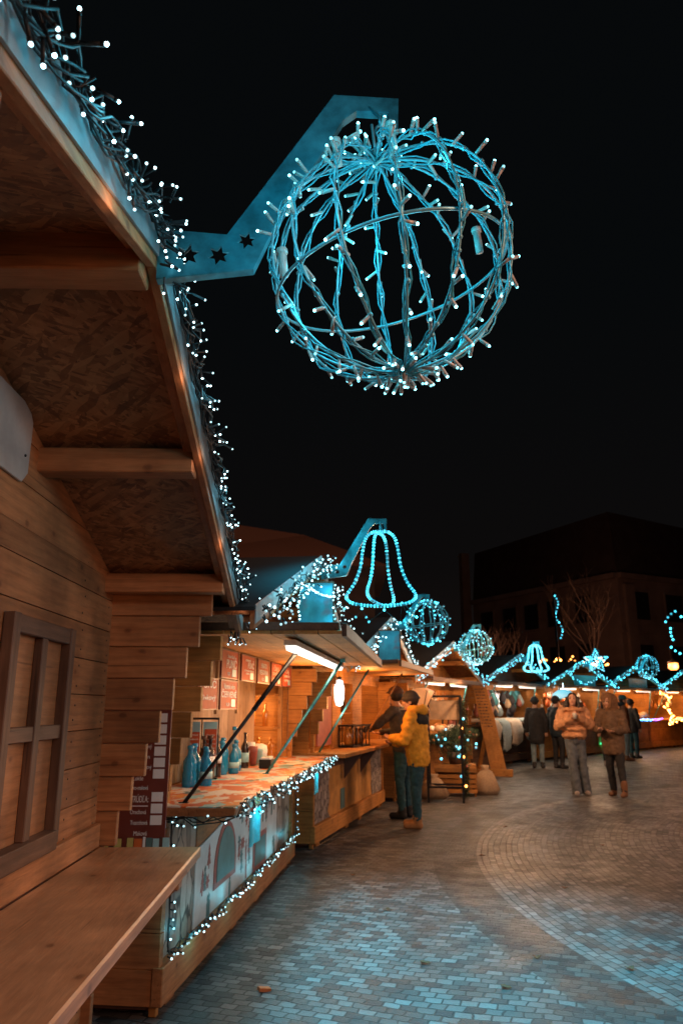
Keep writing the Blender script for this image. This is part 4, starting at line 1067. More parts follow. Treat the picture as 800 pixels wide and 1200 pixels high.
# ornaments on huts 2..8
def hang_pt(o, a, z, sc=1.0, x=.57 + .43): return wpt(o, a, (x * sc, 0, z * sc))
def bell_ornament(loc, s, a, label, near):
    root = empty('bell_ornament', loc, a, label, 'light ornament', 'lit ornaments hanging from the gable brackets')
    prof = [(.0, 0), (.07, -.01), (.12, -.06), (.145, -.16), (.165, -.30), (.215, -.43), (.275, -.52), (.27, -.565), (.20, -.60), (0, -.62)]
    tube = MB(); pts_all = []
    def outline(sx, ang, k=1.0, dz=0):
        P = [(q[0] * sx, q[1] * k + dz) for q in prof]; P = P + [(-x, z) for x, z in P[::-1][1:-1]]
        # smooth
        out = []
        n = len(P)
        for i in range(n):
            p0, p1, p2, p3 = [P[(i + j) % n] for j in (-1, 0, 1, 2)]
            for t in (0, .25, .5, .75):
                out.append(tuple(.5 * ((2 * p1[c]) + (-p0[c] + p2[c]) * t + (2 * p0[c] - 5 * p1[c] + 4 * p2[c] - p3[c]) * t * t + (-p0[c] + 3 * p1[c] - 3 * p2[c] + p3[c]) * t ** 3) for c in (0, 1)))
        return [Vector((x * math.cos(ang) * s, x * math.sin(ang) * s, z * s)) for x, z in out]
    for sx, ang, k, dz in ((1.0, .25, 1, 0), (.88, 1.42, .95, -.02)):
        o_ = outline(sx, ang, k, dz); tube.tube(o_, .012 * s, 6, closed=True); pts_all.append(o_)
    tube.tube([(0, 0, 0), (0, 0, .09 * s)], .006 * s, 5)
    tube.build('rope_outline', 'rope', root)
    items = []
    for o_ in pts_all:
        L = sample_path(o_ + [o_[0]], .024 * s if near else .05 * s)
        items += [p for p, d in L]
    if near:
        me = MB(); me.ball((0, 0, 0), .0125 * s, 7, 5); mesh = bpy.data.meshes.new('bulb'); mesh.from_pydata(me.v, [], me.f); mesh.materials.append(M['led_far'])
        put_bulbs(root, [(p, (0, 0, 1)) for p in items], mesh, 100)
    else: far_bulbs(root, items, .022 * s, 'led_far')
    if near:
        br_ = MB(); pp = []
        for k in range(10):
            p = Vector((R.uniform(-.3, .3), R.uniform(-.1, .1), -.66 + R.uniform(-.1, .06))); pp.append(p)
        br_.tube([(-.25, 0, -.6)] + sorted(pp, key=lambda v: v.x) + [(.2, 0, -.62)], .003, 4); br_.build('loose_wire', 'rubber', root)
        far_bulbs(root, pp, .010, 'led_far', 'loose_bulbs')
    return root
bl = bell_ornament(wpt(H2o, H2a, (1.06, 0, 2.90)), 1.0, H2a, 'large bell shaped outline of cyan rope lights above the nearest open stall', True)
bl.rotation_euler.z = rad(-20)
point('ornament_glow', wpt(H2o, H2a, (.95, -.3, 2.7)), 3.5, TEAL, .05); point('ornament_glow', wpt(H2o, H2a, (.8, -.25, 2.95)), 1.6, TEAL, .03)
ball_ornament(wpt(H3o, H3a, (1.07, 0, 2.62)), .285, 'second cyan light ball above the liquor stall', False)
point('ornament_glow', wpt(H3o, H3a, (.95, -.4, 2.8)), 3.5, TEAL, .05)
o, a = far[0][:2]; ball_ornament(wpt(o, a, (1.0, 0, 2.58)), .30, 'third cyan light ball above the display rack stall', False); point('ornament_glow', wpt(o, a, (.9, -.4, 2.8)), 4, TEAL, .05)
o, a = far[1][:2]; bell_ornament(wpt(o, a, (1.05, 0, 3.10)), 1.15, a, 'small cyan bell outline above the sheepskin stall', False); point('ornament_glow', wpt(o, a, (.95, -.5, 3.1)), 5, TEAL, .05)
o, a = far[2][:2]
st = empty('star_ornament', wpt(o, a, (1.05, 0, 2.84)), a - 35, 'small star outline of cyan lights above the blue gable', 'light ornament', 'lit ornaments hanging from the gable brackets')
sp_ = []
for k in range(11): rr_ = .36 if k % 2 == 0 else .17; t_ = math.pi * k / 5; sp_.append(Vector((rr_ * math.sin(t_), 0, rr_ * math.cos(t_))))
mb = MB(); mb.tube(sp_[:-1], .014, 6, closed=True); mb.tube([(0, 0, .34), (0, 0, .45)], .008); mb.build('rope_outline', 'rope', st)
far_bulbs(st, [p for p, d in sample_path(sp_, .05)] + [p * .5 for p, d in sample_path(sp_, .09)], .024, 'led_far')
far_bulbs(st, [Vector((R.uniform(-.03, .03), 0, z * .06)) for z in range(-3, 4)], .02, 'led_white', 'core_bulbs')
o, a = far[3][:2]; ball_ornament(wpt(o, a, (1.03, 0, 2.82)), .36, 'fourth cyan light ball above the blue lit counter', False); point('ornament_glow', wpt(o, a, (.9, -.4, 3.0)), 5, TEAL, .05)

# ------------------------------------------------------------------ interior / ambient lamps
def inner(o, a, w_, pts=((-.9, -.9, 1.75), (-.9, .9, 1.75)), c=WARM):
    for p in pts: point('stall_lamp_and_fill', wpt(o, a, p), w_, c, .08)
inner(H2o, H2a, 12, ((-.6, .7, 1.6), (-.9, -.6, 1.7)), WARM); point('shelf_lamp', wpt(H2o, H2a, (-.28, 1.70, 1.50)), 3, WARM, .04); point('shelf_lamp', wpt(H2o, H2a, (-.28, 1.70, 1.20)), 2, WARM, .04)
point('stall_lamp_and_fill', wpt(H2o, H2a, (.30, 1.1, 1.62)), 22, WARM2, .2)
point('stall_lamp_and_fill', wpt(H2o, H2a, (.34, -.35, 1.50)), 9, (1, .52, .24), .30)  # added floating point without a fixture, brightens the awning underside
inner(H3o, H3a, 20, ((-.6, -1.2, 1.7), (-.6, .9, 1.7)), WARM2)
point('stall_lamp_and_fill', wpt(H3o, H3a, (.40, -.6, 1.75)), 22, WARM2, .12); point('stall_lamp_and_fill', wpt(H3o, H3a, (.5, 1.0, 1.7)), 20, WARM2, .12)
for i, (o, a, wm, lb) in enumerate(far):
    c = [(1, .55, .25), (1, .7, .5), (1, .62, .35), (1, .45, .13), (1, .45, .13)][i]; w_ = [34, 34, 42, 50, 40][i]
    inner(o, a, w_, ((-.5, -1.0, 1.8), (-.5, 1.0, 1.8)), c)
    point('awning_lamp', wpt(o, a, (.75, 0, 1.8)), [30, 30, 42, 46, 40][i], c, .1)

# added fill lights for the plaza, no visible sources
area('warm_plaza_fill', (5.5, -1.0, 1.6), (-1.0, 2.6, 1.6), 82, (1, .46, .27), 2.5, .8)  # unseen warm area light added to brighten the closed hut
area('warm_plaza_fill', (3.6, -1.2, 3.3), (-.8, 2.0, .9), 60, (1, .52, .35), 1.2, .6)  # added from the upper right to lift the serving shelf
ss_ = bpy.data.lights.new('shelf_fill_spot', 'SPOT'); ss_.energy = 260; ss_.color = (1, .58, .42); ss_.spot_size = rad(40); ss_.spot_blend = .8; ss_.shadow_soft_size = .12  # spot added to brighten the serving shelf, no lamp stands there
sq_ = bpy.data.objects.new('shelf_fill_spot', ss_); COL.objects.link(sq_); sq_.location = (2.2, .2, 3.7); sq_.rotation_euler = (Vector((-.8, 1.9, .7)) - Vector((2.2, .2, 3.7))).to_track_quat('-Z', 'Y').to_euler()
area('cyan_counter_fill', (3.0, 3.0, 2.3), (-.7, 4.2, .6), 24, (.05, .60, .85), .8, .4)  # added cyan area light for the counter front and shelf edge
area('warm_plaza_fill', (7.5, 9, 3.2), (2.9, 11.5, 0), 190, (1, .55, .36), 3, 1)  # added warm area light over the farther paving and walkers
for (lx_, ly_, e_) in ((.75, 4.8, 3000), (3.0, 3.6, 60)):  # spots added overhead to pool cyan light on the paving
    sp = bpy.data.lights.new('cyan_ground_fill', 'SPOT'); sp.energy = e_; sp.color = (.02, .50, .72); sp.spot_size = rad(64); sp.spot_blend = 1; sp.shadow_soft_size = .2
    so = bpy.data.objects.new('cyan_ground_fill', sp); COL.objects.link(so); so.location = (lx_, ly_, 4.6); so.rotation_euler = (Vector((lx_ - .1, ly_ + .1, 0)) - Vector((lx_, ly_, 4.6))).to_track_quat('-Z', 'Y').to_euler()
point('stall_lamp_and_fill', (2.6, 12.6, 2.4), 170, (1, .50, .24), .10)  # added warm point above the plaza, fill for the walking pair and ground
point('stall_lamp_and_fill', (5.2, 16.6, 2.6), 120, (1, .55, .3), .2)
# ------------------------------------------------------------------ people
def remesh_obj(mb, name, mat, parent, voxel, smooth=4, fold=None):
    me = bpy.data.meshes.new('tmp'); me.from_pydata(mb.v, [], mb.f); me.update()
    o = bpy.data.objects.new('tmp', me); COL.objects.link(o)
    m = o.modifiers.new('r', 'REMESH'); m.mode = 'VOXEL'; m.voxel_size = voxel; m.use_smooth_shade = True
    s_ = o.modifiers.new('s', 'SMOOTH'); s_.factor = .5; s_.iterations = smooth
    if fold:
        tx = bpy.data.textures.new('fold', 'CLOUDS'); tx.noise_scale = fold[1]; tx.noise_depth = 2
        d = o.modifiers.new('d', 'DISPLACE'); d.texture = tx; d.strength = fold[0]; d.mid_level = .5; d.texture_coords = 'LOCAL'
    n = to_mesh_obj(o, name, mat, parent)
    n.data.polygons.foreach_set('use_smooth', [True] * len(n.data.polygons)); return n
def cap(mb, p0, p1, r0, r1, n=7, flat=1.0):
    p0 = Vector(p0); p1 = Vector(p1)
    mb.ball(p0, r0, 12, 8); mb.ball(p1, r1, 12, 8); mb.tube([p0, p1], [r0, r1], 12)
def skin_mat(name, c): return plain(name, c, .5, 0, .12, 30)
M['skin'] = skin_mat('skin', (.50, .27, .18))
M['hair_dark'] = plain('dark hair', (.02, .013, .010), .6, 0, .5, 60)
M['eye'] = plain('eye', (.02, .015, .015), .2)
M['lip'] = plain('lips', (.30, .09, .07), .5)
def cloth(name, c, var=.35, rough=.8, sc=14): return plain(name, c, rough, 0, var, sc)

def person(loc, az, label, top, trousers, shoes, hat=None, hair='hair_dark', long_hair=False, arms=None, legs=None, height=1.72, coat=.82, puffy=0, flare=0, hood=None, lean=(0, 0), voxel=.012, head_turn=0, head_tilt=0, shoe_h=.12, extras=None, group=None):
    root = empty('person', loc, 0, label, 'person', group); root.rotation_euler = (0, 0, -rad(az))   # faces local +y
    k = height / 1.72; root.scale = (k, k, k)
    lx, ly = lean
    pel = Vector((0, 0, .93)); ch = Vector((lx * .6, ly * .6, 1.28)); nk = Vector((lx, ly, 1.46)); hc = Vector((lx * 1.15, ly * 1.15 + .025, 1.595))
    sh = {s: ch.lerp(nk, .62) + Vector((s * .175, 0, .015)) for s in (-1, 1)}
    A = {}
    for s in (-1, 1):
        e, w_ = (arms or {}).get(s, ((s * .25, .0, 1.12), (s * .24, .06, .87)))
        A[s] = (Vector(e), Vector(w_))
    Lg = {}
    for s in (-1, 1):
        kn, an = (legs or {}).get(s, ((s * .10, .02, .50), (s * .10, -.01, .085)))
        Lg[s] = (Vector(kn), Vector(an))
    RT = Matrix.Rotation(-rad(head_turn), 3, 'Z') @ Matrix.Rotation(-rad(head_tilt), 3, 'X')
    H = lambda p: hc + RT @ Vector(p)
    # one continuous body: head with face, neck, trunk, limbs, five fingered hands
    b = MB()
    def ell(c, r, sc): b.ball(c, r, 14, 10, 0, sc)
    ell(H((0, -.005, .025)), .092, (.83, 1.05, 1.0)); ell(H((0, .02, -.045)), .066, (.88, 1.0, 1.05)); ell(H((0, .055, -.085)), .028, (1.1, .9, .8))
    b.tube([H((0, .082, .012)), H((0, .104, -.026)), H((0, .085, -.036))], [.009, .016, .010], 8)
    for s in (-1, 1):
        ell(H((s * .079, -.005, -.008)), .026, (.45, .75, 1.1)); ell(H((s * .036, .074, -.03)), .026, (1, .5, .9)); ell(H((s * .032, .078, .028)), .02, (1.3, .5, .5))
    cap(b, nk + Vector((0, -.01, -.05)), H((0, -.01, -.06)), .058, .054)
    cap(b, pel, ch, .125, .13); cap(b, ch, nk - Vector((0, 0, .06)), .13, .08)
    for s in (-1, 1):
        cap(b, ch.lerp(nk, .4), sh[s], .08, .055); e, w_ = A[s]
        cap(b, sh[s], e, .052, .042); cap(b, e, w_, .042, .030)
        kn, an = Lg[s]; hp = pel + Vector((s * .085, 0, -.03)); cap(b, hp, kn, .085, .058); cap(b, kn, an, .055, .040); cap(b, an + Vector((0, 0, -.03)), an + Vector((0, .15, -.045)), .038, .03)
        d = (w_ - e).normalized(); side = d.cross(Vector((0, 0, 1)));
        if side.length < .2: side = d.cross(Vector((0, 1, 0)))
        side = side.normalized(); nrm = side.cross(d)
        pc = w_ + d * .045; cap(b, w_ + d * .01 - side * .016, pc + d * .035 - side * .018, .019, .018); cap(b, w_ + d * .01 + side * .016, pc + d * .035 + side * .018, .019, .018)
        for j, (o_, L_) in enumerate(((-.034, .062), (-.012, .074), (.011, .070), (.032, .055))):
            f0 = pc + d * .042 + side * o_; f1 = f0 + (d * .9 + nrm * .35).normalized() * L_ * .5; f2 = f1 + (d * .45 + nrm * .9).normalized() * L_ * .5
            cap(b, f0, f1, .0095, .009); cap(b, f1, f2, .009, .0075)
        t0 = w_ + d * .025 - side * .03; t1 = t0 + (d * .6 - side * .8).normalized() * .035; t2 = t1 + (d * .8 + nrm * .5).normalized() * .03
        cap(b, t0, t1, .012, .0105); cap(b, t1, t2, .0105, .0085)
    body = remesh_obj(b, 'body', 'skin', root, voxel * .75, 2)
    # eyes, brows, mouth
    for s in (-1, 1):
        q = MB(); q.ball(H((s * .031, .0855, .012)), .0095, 8, 6, 0, (1.3, .5, .8)); q.build('eye', 'eye', body)
    q = MB(); q.tube([H((-.024, .090, -.058)), H((0, .097, -.056)), H((.024, .090, -.058))], [.003, .006, .003], 6); q.build('mouth', 'lip', body)
    q = MB()
    for s in (-1, 1): q.tube([H((s * .05, .078, .034)), H((s * .03, .090, .040)), H((s * .014, .090, .036))], [.003, .0045, .003], 5)
    q.build('eyebrows', hair, body)
    # hair
    if hair:
        q = MB(); q.ball(H((0, -.022, .035)), .102, 14, 10, 0, (.86, 1.0, .98))
        if long_hair:
            for s in (-1, 1):
                for j in range(3): cap(q, H((s * (.07 + .012 * j), -.03 + .03 * j, .02)), H((s * (.095 + .01 * j), -.01 + .03 * j, -.20)), .036, .028)
            cap(q, H((0, -.07, 0)), H((0, -.09, -.2)), .06, .07)
        remesh_obj(q, 'hair', hair, root, .012, 2, (.012, .02))
    if hat:
        kind, mt = hat; q = MB()
        if kind == 'beanie':
            q.ball(H((0, -.012, .055)), .112, 16, 12, 0, (.9, 1.02, .92)); q.tube([H((.102 * math.cos(t), -.012 + .114 * math.sin(t), .042 - .012 * math.sin(t))) for t in [i * math.pi / 10 for i in range(20)]], .017, 8, closed=True)
            remesh_obj(q, 'knitted_hat', mt, root, .010, 1)
        elif kind == 'brim':
            q.ball(H((0, -.012, .075)), .105, 16, 10, 0, (.92, 1.1, .75)); q.ball(H((0, .05, .052)), .12, 16, 8, 0, (.95, 1.0, .13)); remesh_obj(q, 'flat_cap', mt, root, .010, 1)
    # top garment
    q = MB(); P = puffy; hem = coat
    cap(q, Vector((0, 0, hem + .13)), ch, .152 + P * .6, .158 + P); cap(q, ch, nk - Vector((0, 0, .07)), .158 + P, .095 + P * .5); 
    for s in (-1, 1):
        cap(q, Vector((s * .06, 0, hem + .12)), ch + Vector((s * .05, 0, 0)), .135 + P * .6, .13 + P)
        cap(q, ch.lerp(nk, .45), sh[s], .09 + P * .5, .072 + P * .6)
        e, w_ = A[s]; 
        if P:
            for (a_, b_, r0, r1) in ((sh[s], e, .078, .068), (e, w_, .068, .052)):
                n = 6
                for j in range(n + 1):
                    t = j / n; q.ball(a_.lerp(b_, t), (r0 + (r1 - r0) * t) + P * .55 + (.007 if j % 2 else -.002), 12, 8)
        cap(q, sh[s], e, .070 + P * .5, .060 + P * .5); cap(q, e, w_ - (w_ - e).normalized() * .01, .058 + P * .5, .043 + P * .4)
    if P > .02:
        for zz in [hem + .09 + .11 * j for j in range(5)]:
            t = (zz - .93) / .4; c_ = Vector((lx * .6 * max(0, t), ly * .6 * max(0, t), zz)); q.tube([c_ + Vector(((.148 + P) * 1.08 * math.cos(u), (.15 + P) * .95 * math.sin(u), 0)) for u in [i * math.pi / 10 for i in range(20)]], .036, 8, closed=True)
    if hem < .8:
        cap(q, Vector((0, 0, hem + .10)), pel, .16, .15)
        for s in (-1, 1): cap(q, Vector((s * .05, 0, hem + .07)), Vector((s * .05, 0, 1.0)), .14, .14)
    # flatten hem: cut by clamping z
    q.v = [(x, y, max(z, hem)) if z < 1.0 and abs(x) < .32 and z < hem else (x, y, z) for x, y, z in q.v]
    # keep forearm cuffs clean
    jk = remesh_obj(q, 'jacket', top, root, voxel * 1.15, 3, (.034 if P else .030, .055))
    if hood:
        kind, mt = hood; q = MB()
        if kind == 'fur_down':
            for i in range(26):
                t = i / 25 * 4.4 + 2.5; q.ball(nk + Vector((.155 * math.cos(t), .125 * math.sin(t) - .03, .035 + .05 * (-math.sin(t)))) + rnd(.012), R.uniform(.035, .052), 8, 6)
            remesh_obj(q, 'fur_hood', mt, root, .012, 1, (.03, .012))
        elif kind == 'up':
            for i in range(22):
                t = i / 21 * math.pi * 2; q.ball(H((.098 * math.cos(t), .045, .02 + .125 * math.sin(t))) + rnd(.006), R.uniform(.026, .036), 8, 6)
            q.ball(H((0, -.035, .02)), .135, 14, 10, 0, (.92, .9, 1.02)); cap(q, H((0, -.06, -.08)), nk + Vector((0, -.04, -.02)), .11, .12)
            remesh_obj(q, 'fur_hood', mt, root, .012, 1, (.02, .015))
        elif kind == 'down':
            for i in range(12):
                t = i / 11 * 3.9 + 2.75; q.ball(nk + Vector((.125 * math.cos(t), .11 * math.sin(t) - .045, .035)), .058, 10, 8)
            cap(q, nk + Vector((-.05, -.14, .03)), nk + Vector((.05, -.14, .03)), .075, .075)
            remesh_obj(q, 'hood', mt, root, .013, 2, (.02, .04))
    # trousers
    q = MB()
    cap(q, pel + Vector((0, 0, .04)), pel, .128, .135)
    for s in (-1, 1):
        kn, an = Lg[s]; hp = pel + Vector((s * .075, 0, -.02)); a2 = an + Vector((0, 0, .01 if not flare else -.03))
        cap(q, hp, kn, .105, .070); cap(q, kn, a2, .068, .055 + flare)
        if flare: cap(q, kn.lerp(a2, .6), a2, .06, .058 + flare)
    q.v = [(x, y, max(z, .02)) for x, y, z in q.v]
    remesh_obj(q, 'trousers', trousers, root, voxel, 1, (.026, .05))
    for s in (-1, 1):
        kn, an = Lg[s]; q = MB(); base = an.z - .085
        cap(q, Vector((an.x, an.y - .02, base + .045)), Vector((an.x + s * .012, an.y + .15, base + .038)), .048, .042)
        cap(q, Vector((an.x, an.y, base + .05)), an + Vector((0, 0, shoe_h - .08)), .052, .060)
        q.v = [(x, y, max(z, base)) for x, y, z in q.v]
        remesh_obj(q, 'shoe', shoes, root, .011, 1)
    if extras: extras(root, A, nk, ch, H)
    return root

def cup(mat):
    def f(root, A, nk, ch, H):
        p = (A[1][1] + A[-1][1]) / 2 + Vector((0, .07, .04)); q = MB(); q.lathe(p, [(.0, -.05), (.028, -.05), (.036, .05), (.0, .05)], 12); o = q.build('paper_cup', mat); 
        o.matrix_world = Matrix.Translation(root.location) @ root.rotation_euler.to_matrix().to_4x4() @ Matrix.Scale(root.scale[0], 4)
        tag(o, 'small paper cup held up by the woman in the tan puffer jacket', 'cup')
    return f
C_ = cloth
C_('mustard parka', (.62, .27, .035), .3)
M['mustard'] = C_('mustard parka cloth', (.80, .38, .03)); M['blackcloth'] = C_('black cloth', (.018, .018, .02)); M['charcoal'] = C_('charcoal coat', (.05, .045, .045))
M['tan'] = C_('tan puffer cloth', (.50, .25, .12)); M['fur_brown'] = C_('brown fur', (.10, .055, .035), .6, .95, 60); M['greyjeans'] = C_('grey blue jeans', (.10, .12, .14))
M['parka'] = C_('brown parka cloth', (.13, .075, .04)); M['fur_tan'] = C_('tan fur', (.22, .11, .05), .6, .95, 60); M['bluejeans'] = C_('blue jeans', (.012, .07, .10), .5)
M['bootbrown'] = C_('brown boot leather', (.20, .09, .04), .3, .6); M['boottan'] = C_('tan suede boot', (.38, .18, .07)); M['greyshoe'] = C_('pale shoe', (.30, .26, .24)); M['capbrown'] = C_('brown tweed cap', (.09, .045, .028))
M['navy'] = C_('navy coat', (.012, .025, .035)); M['whitecoat'] = C_('white coat', (.55, .55, .52)); M['palepants'] = C_('pale trousers', (.22, .30, .33)); M['tealcap'] = C_('teal cap', (.02, .12, .17)); M['brownskin_coat'] = C_('rust brown coat', (.16, .06, .03))

def yoke(root, A, nk, ch, H):
    q = MB(); c = ch.lerp(nk, .45)
    q.ball(c + Vector((0, -.045, .0)), .19, 14, 10, 0, (.98, .86, .62))
    o = remesh_obj(q, 'shoulder_yoke', 'blackcloth', [x for x in root.children if x.name.startswith('jacket')][0], .014, 1)
# man in mustard parka, seen from his right-back side, facing the counter (towards -x and a bit away)
person((1.0, 10.15, 0), -72, 'man in mustard yellow parka and black beanie leaning to the liquor counter', 'mustard', 'bluejeans', 'boottan', ('beanie', 'charcoal'), arms={-1: ((-.27, .12, 1.10), (-.10, .33, 1.12)), 1: ((.25, .16, 1.08), (.08, .34, 1.06))}, legs={-1: ((-.10, .02, .50), (-.11, .00, .085)), 1: ((.10, .05, .50), (.10, .06, .085))}, height=1.68, coat=.76, puffy=.016, hood=('down', 'mustard'), lean=(0, .06), voxel=.012, extras=yoke, head_turn=-8)
person((.88, 11.0, 0), -60, 'man in brown flat cap and charcoal jacket reaching across the liquor counter', 'charcoal', 'bluejeans', 'blackcloth', ('brim', 'capbrown'), arms={-1: ((-.26, .26, 1.22), (-.20, .50, 1.14)), 1: ((.26, .22, 1.12), (.18, .44, 1.10))}, height=1.76, coat=.80, lean=(0, .08), voxel=.012, head_turn=30, head_tilt=-8)
# walking pair
person((4.15, 13.75, 0), 190, 'woman in tan puffer jacket and flared grey jeans holding a cup to her mouth', 'tan', 'greyjeans', 'greyshoe', None, long_hair=True, arms={-1: ((-.28, .05, 1.14), (-.06, .22, 1.30)), 1: ((.28, .05, 1.14), (.08, .22, 1.27))}, legs={-1: ((-.10, -.01, .50), (-.13, -.03, .085)), 1: ((.07, .05, .50), (.04, .06, .085))}, height=1.74, coat=.90, puffy=.026, flare=.030, hood=('fur_down', 'fur_brown'), voxel=.012, head_turn=10, head_tilt=-6, extras=cup('whitecoat'))
person((4.77, 13.6, 0), 218, 'person in long brown parka with fur hood up, black jeans and brown boots', 'parka', 'blackcloth', 'bootbrown', None, arms={-1: ((-.25, .08, 1.12), (-.12, .26, 1.10)), 1: ((.25, .10, 1.12), (.14, .28, 1.12))}, legs={-1: ((-.11, .04, .50), (-.15, .08, .085)), 1: ((.09, .0, .50), (.08, -.06, .085))}, height=1.70, coat=.68, puffy=.012, hood=('up', 'fur_tan'), voxel=.012, head_turn=30, shoe_h=.22)
# people further back
bgp = dict(voxel=.018)
person((4.95, 19.6, 0), 20, 'person in long black coat and dark hat with pale trousers at the sheepskin stall', 'blackcloth', 'palepants', 'charcoal', ('beanie', 'navy'), coat=.58, height=1.72, **bgp)
person((5.45, 19.5, 0), 55, 'person all in black beside the long black coat, back turned', 'navy', 'blackcloth', 'charcoal', ('beanie', 'blackcloth'), coat=.74, height=1.74, **bgp)
person((5.85, 19.2, 0), 165, 'man with dark hair in navy jacket and blue jeans looking down at his phone', 'navy', 'bluejeans', 'charcoal', None, coat=.80, height=1.76, arms={-1: ((-.25, .06, 1.12), (-.05, .28, 1.12)), 1: ((.25, .06, 1.12), (.06, .28, 1.12))}, head_tilt=-18, **bgp)
person((6.95, 20.2, 0), 185, 'woman in white jacket with dark scarf glimpsed between the walking pair', 'whitecoat', 'blackcloth', 'greyshoe', None, coat=.85, height=1.70, long_hair=True, **bgp)
person((8.15, 22.2, 0), 100, 'man in teal cap and rust brown coat turned to the food stall', 'brownskin_coat', 'palepants', 'bootbrown', ('brim', 'tealcap'), coat=.70, height=1.80, hood=('down', 'navy'), **bgp)
person((6.25, 20.9, 0), 150, 'person in dark jacket behind the tan jacket woman near the umbrella lamp', 'charcoal', 'blackcloth', 'charcoal', None, coat=.78, height=1.72, **bgp)
person((8.75, 23.2, 0), 60, 'person in black coat with shoulder bag behind the brown parka', 'blackcloth', 'bluejeans', 'charcoal', ('beanie', 'charcoal'), coat=.74, height=1.70, **bgp)

# ------------------------------------------------------------------ rack, garland post, small things
rk = empty('display_rack', (1.72, 12.9, 0), 10, 'tall black metal display rack beside the man in the mustard parka', 'display rack')
mb = MB(); RZ = 1.68
for x, y in ((-.28, -.22), (.28, -.22), (-.28, .22), (.28, .22)): mb.box(x - .018, x + .018, y - .018, y + .018, 0, RZ)
mb.build('upright', 'black', rk)
mb = MB()
for z in (.22, RZ - .03):
    for y in (-.22, .22): mb.box(-.262, .262, y - .014, y + .014, z, z + .03)
    for x in (-.28, .28): mb.box(x - .014, x + .014, -.202, .202, z, z + .03)
mb.build('rail', 'black', rk)
mb = MB(); mb.box(-.25, .25, .235, .24, 1.28, 1.6); mb.build('clear_panel', 'stockB', rk)
# fir garland on a post
gp = empty('fir_garland', (2.02, 12.78, 0), 0, 'hanging dark fir garland with red and cyan bulbs right of the black rack', 'fir garland')
def fir(parent, pts, rr_, n, name='needles', L=.05):
    q = MB(); sp = sample_path(pts, .012)
    for _ in range(n):
        p, d = R.choice(sp); dr = (rnd(1) + Vector((0, 0, -.2))).normalized(); a_ = p + dr * R.uniform(0, rr_ * .5); b_ = a_ + dr * R.uniform(L * .6, L * 1.4); s_ = dr.cross(rnd(1)).normalized() * .004
        q._a([a_ + s_, a_ - s_, b_], [(0, 1, 2)])
    return q.build(name, 'needle', parent)
gpp = [(0, 0, .10), (.02, 0, .5), (-.02, 0, .9), (.02, 0, 1.3), (-.03, 0, 1.62)]
fir(gp, gpp, .10, 2600, L=.07)
mb = MB(); mb.tube(gpp, .012, 5); mb.build('stem', 'brown', gp)
for k in range(9):
    q = MB(); q.ball((R.uniform(-.08, .08), -.07, .25 + k * .15), .022, 8, 6); q.build('bulb', ['led_warm', 'led_far', 'redprint'][k % 3], gp)
bs = empty('lit_bush', (2.0, 13.7, 0), 0, 'small dark bush with cyan bulbs behind the black rack', 'bush')
q = MB(); 
for _ in range(2600):
    th, ph, r_ = R.uniform(0, 6.28), R.uniform(0, 3.14), R.uniform(.1, .30); p = Vector((r_ * math.cos(th) * math.sin(ph) * 1.2, r_ * math.sin(th) * math.sin(ph), .88 + r_ * math.cos(ph))); dr = rnd(1).normalized(); s_ = dr.cross(rnd(1)).normalized() * .006
    q._a([p + s_, p - s_, p + dr * .07], [(0, 1, 2)])
q.build('needles', 'needle', bs)
mb = MB(); mb.tube([(0, 0, .5), (0, 0, .9)], .02); mb.lathe((0, 0, .52), [(.0, 0), (.10, 0), (.14, .2), (.0, .2)], 12); mb.build('pot', 'brown', bs)
for k in range(16):
    q = MB(); q.ball((R.uniform(-.36, .36), -.27, R.uniform(.62, 1.12)), .020, 7, 5); q.build('bulb', 'led_far', bs)
cr = empty('wooden_crate', (2.0, 13.75, 0), 8, 'wooden crate stack carrying the bush with cyan bulbs', 'crate')
mb = MB()
for z in (.06, .14, .22, .30, .40, .46): mb.box(-.36, .36, -.25, -.235, z, z + .06); mb.box(-.36, .36, .235, .25, z, z + .06); mb.box(-.36, -.345, -.235, .235, z, z + .06); mb.box(.345, .36, -.235, .235, z, z + .06)
for x in (-.33, .33):
    for y in (-.22, .22): mb.box(x - .014, x + .014, y - .014, y + .014, .0, .52)
mb.box(-.34, .34, -.23, .23, .50, .52); mb.build('slats', 'honey_x', cr)
sk = MB(); sk.lathe((0, 0, 0), [(.0, 0), (.19, .0), (.22, .08), (.19, .25), (.10, .38), (.05, .42), (.08, .48), (.0, .49)], 16)
sk.v = [(x * 1.1 + .015 * math.sin(z * 20 + y * 9), y + .012 * math.sin(x * 31), z) for x, y, z in sk.v]
so_ = sk.build('burlap_sack', 'burlap'); so_.location = (2.55, 13.9, 0); tag(so_, 'lumpy burlap sack on the ground right of the fir garland', 'sack')
sk2 = so_.copy(); COL.objects.link(sk2); sk2.location = (1.55, 13.3, 0); sk2.scale = (1.1, 1, .8); tag(sk2, 'lower burlap sack standing behind the black rack', 'sack')
# fir trim on the counter of stall 4
ft = empty('fir_garland', (far[0][0][0], far[0][0][1], 0), far[0][1], 'fir branches laid along the counter edge behind the display rack', 'fir garland')
fir(ft, [(.44, -1.9, 1.0), (.46, -1, .97), (.44, 0, .99), (.46, 1, .96), (.44, 1.95, .99)], .12, 5200, L=.09)
for k in range(14):
    q = MB(); q.ball((.50, -1.8 + k * .27, .97 + R.uniform(-.04, .04)), .03, 8, 6); q.build('bauble', ['redprint', 'stockB', 'stockA'][k % 3], ft)
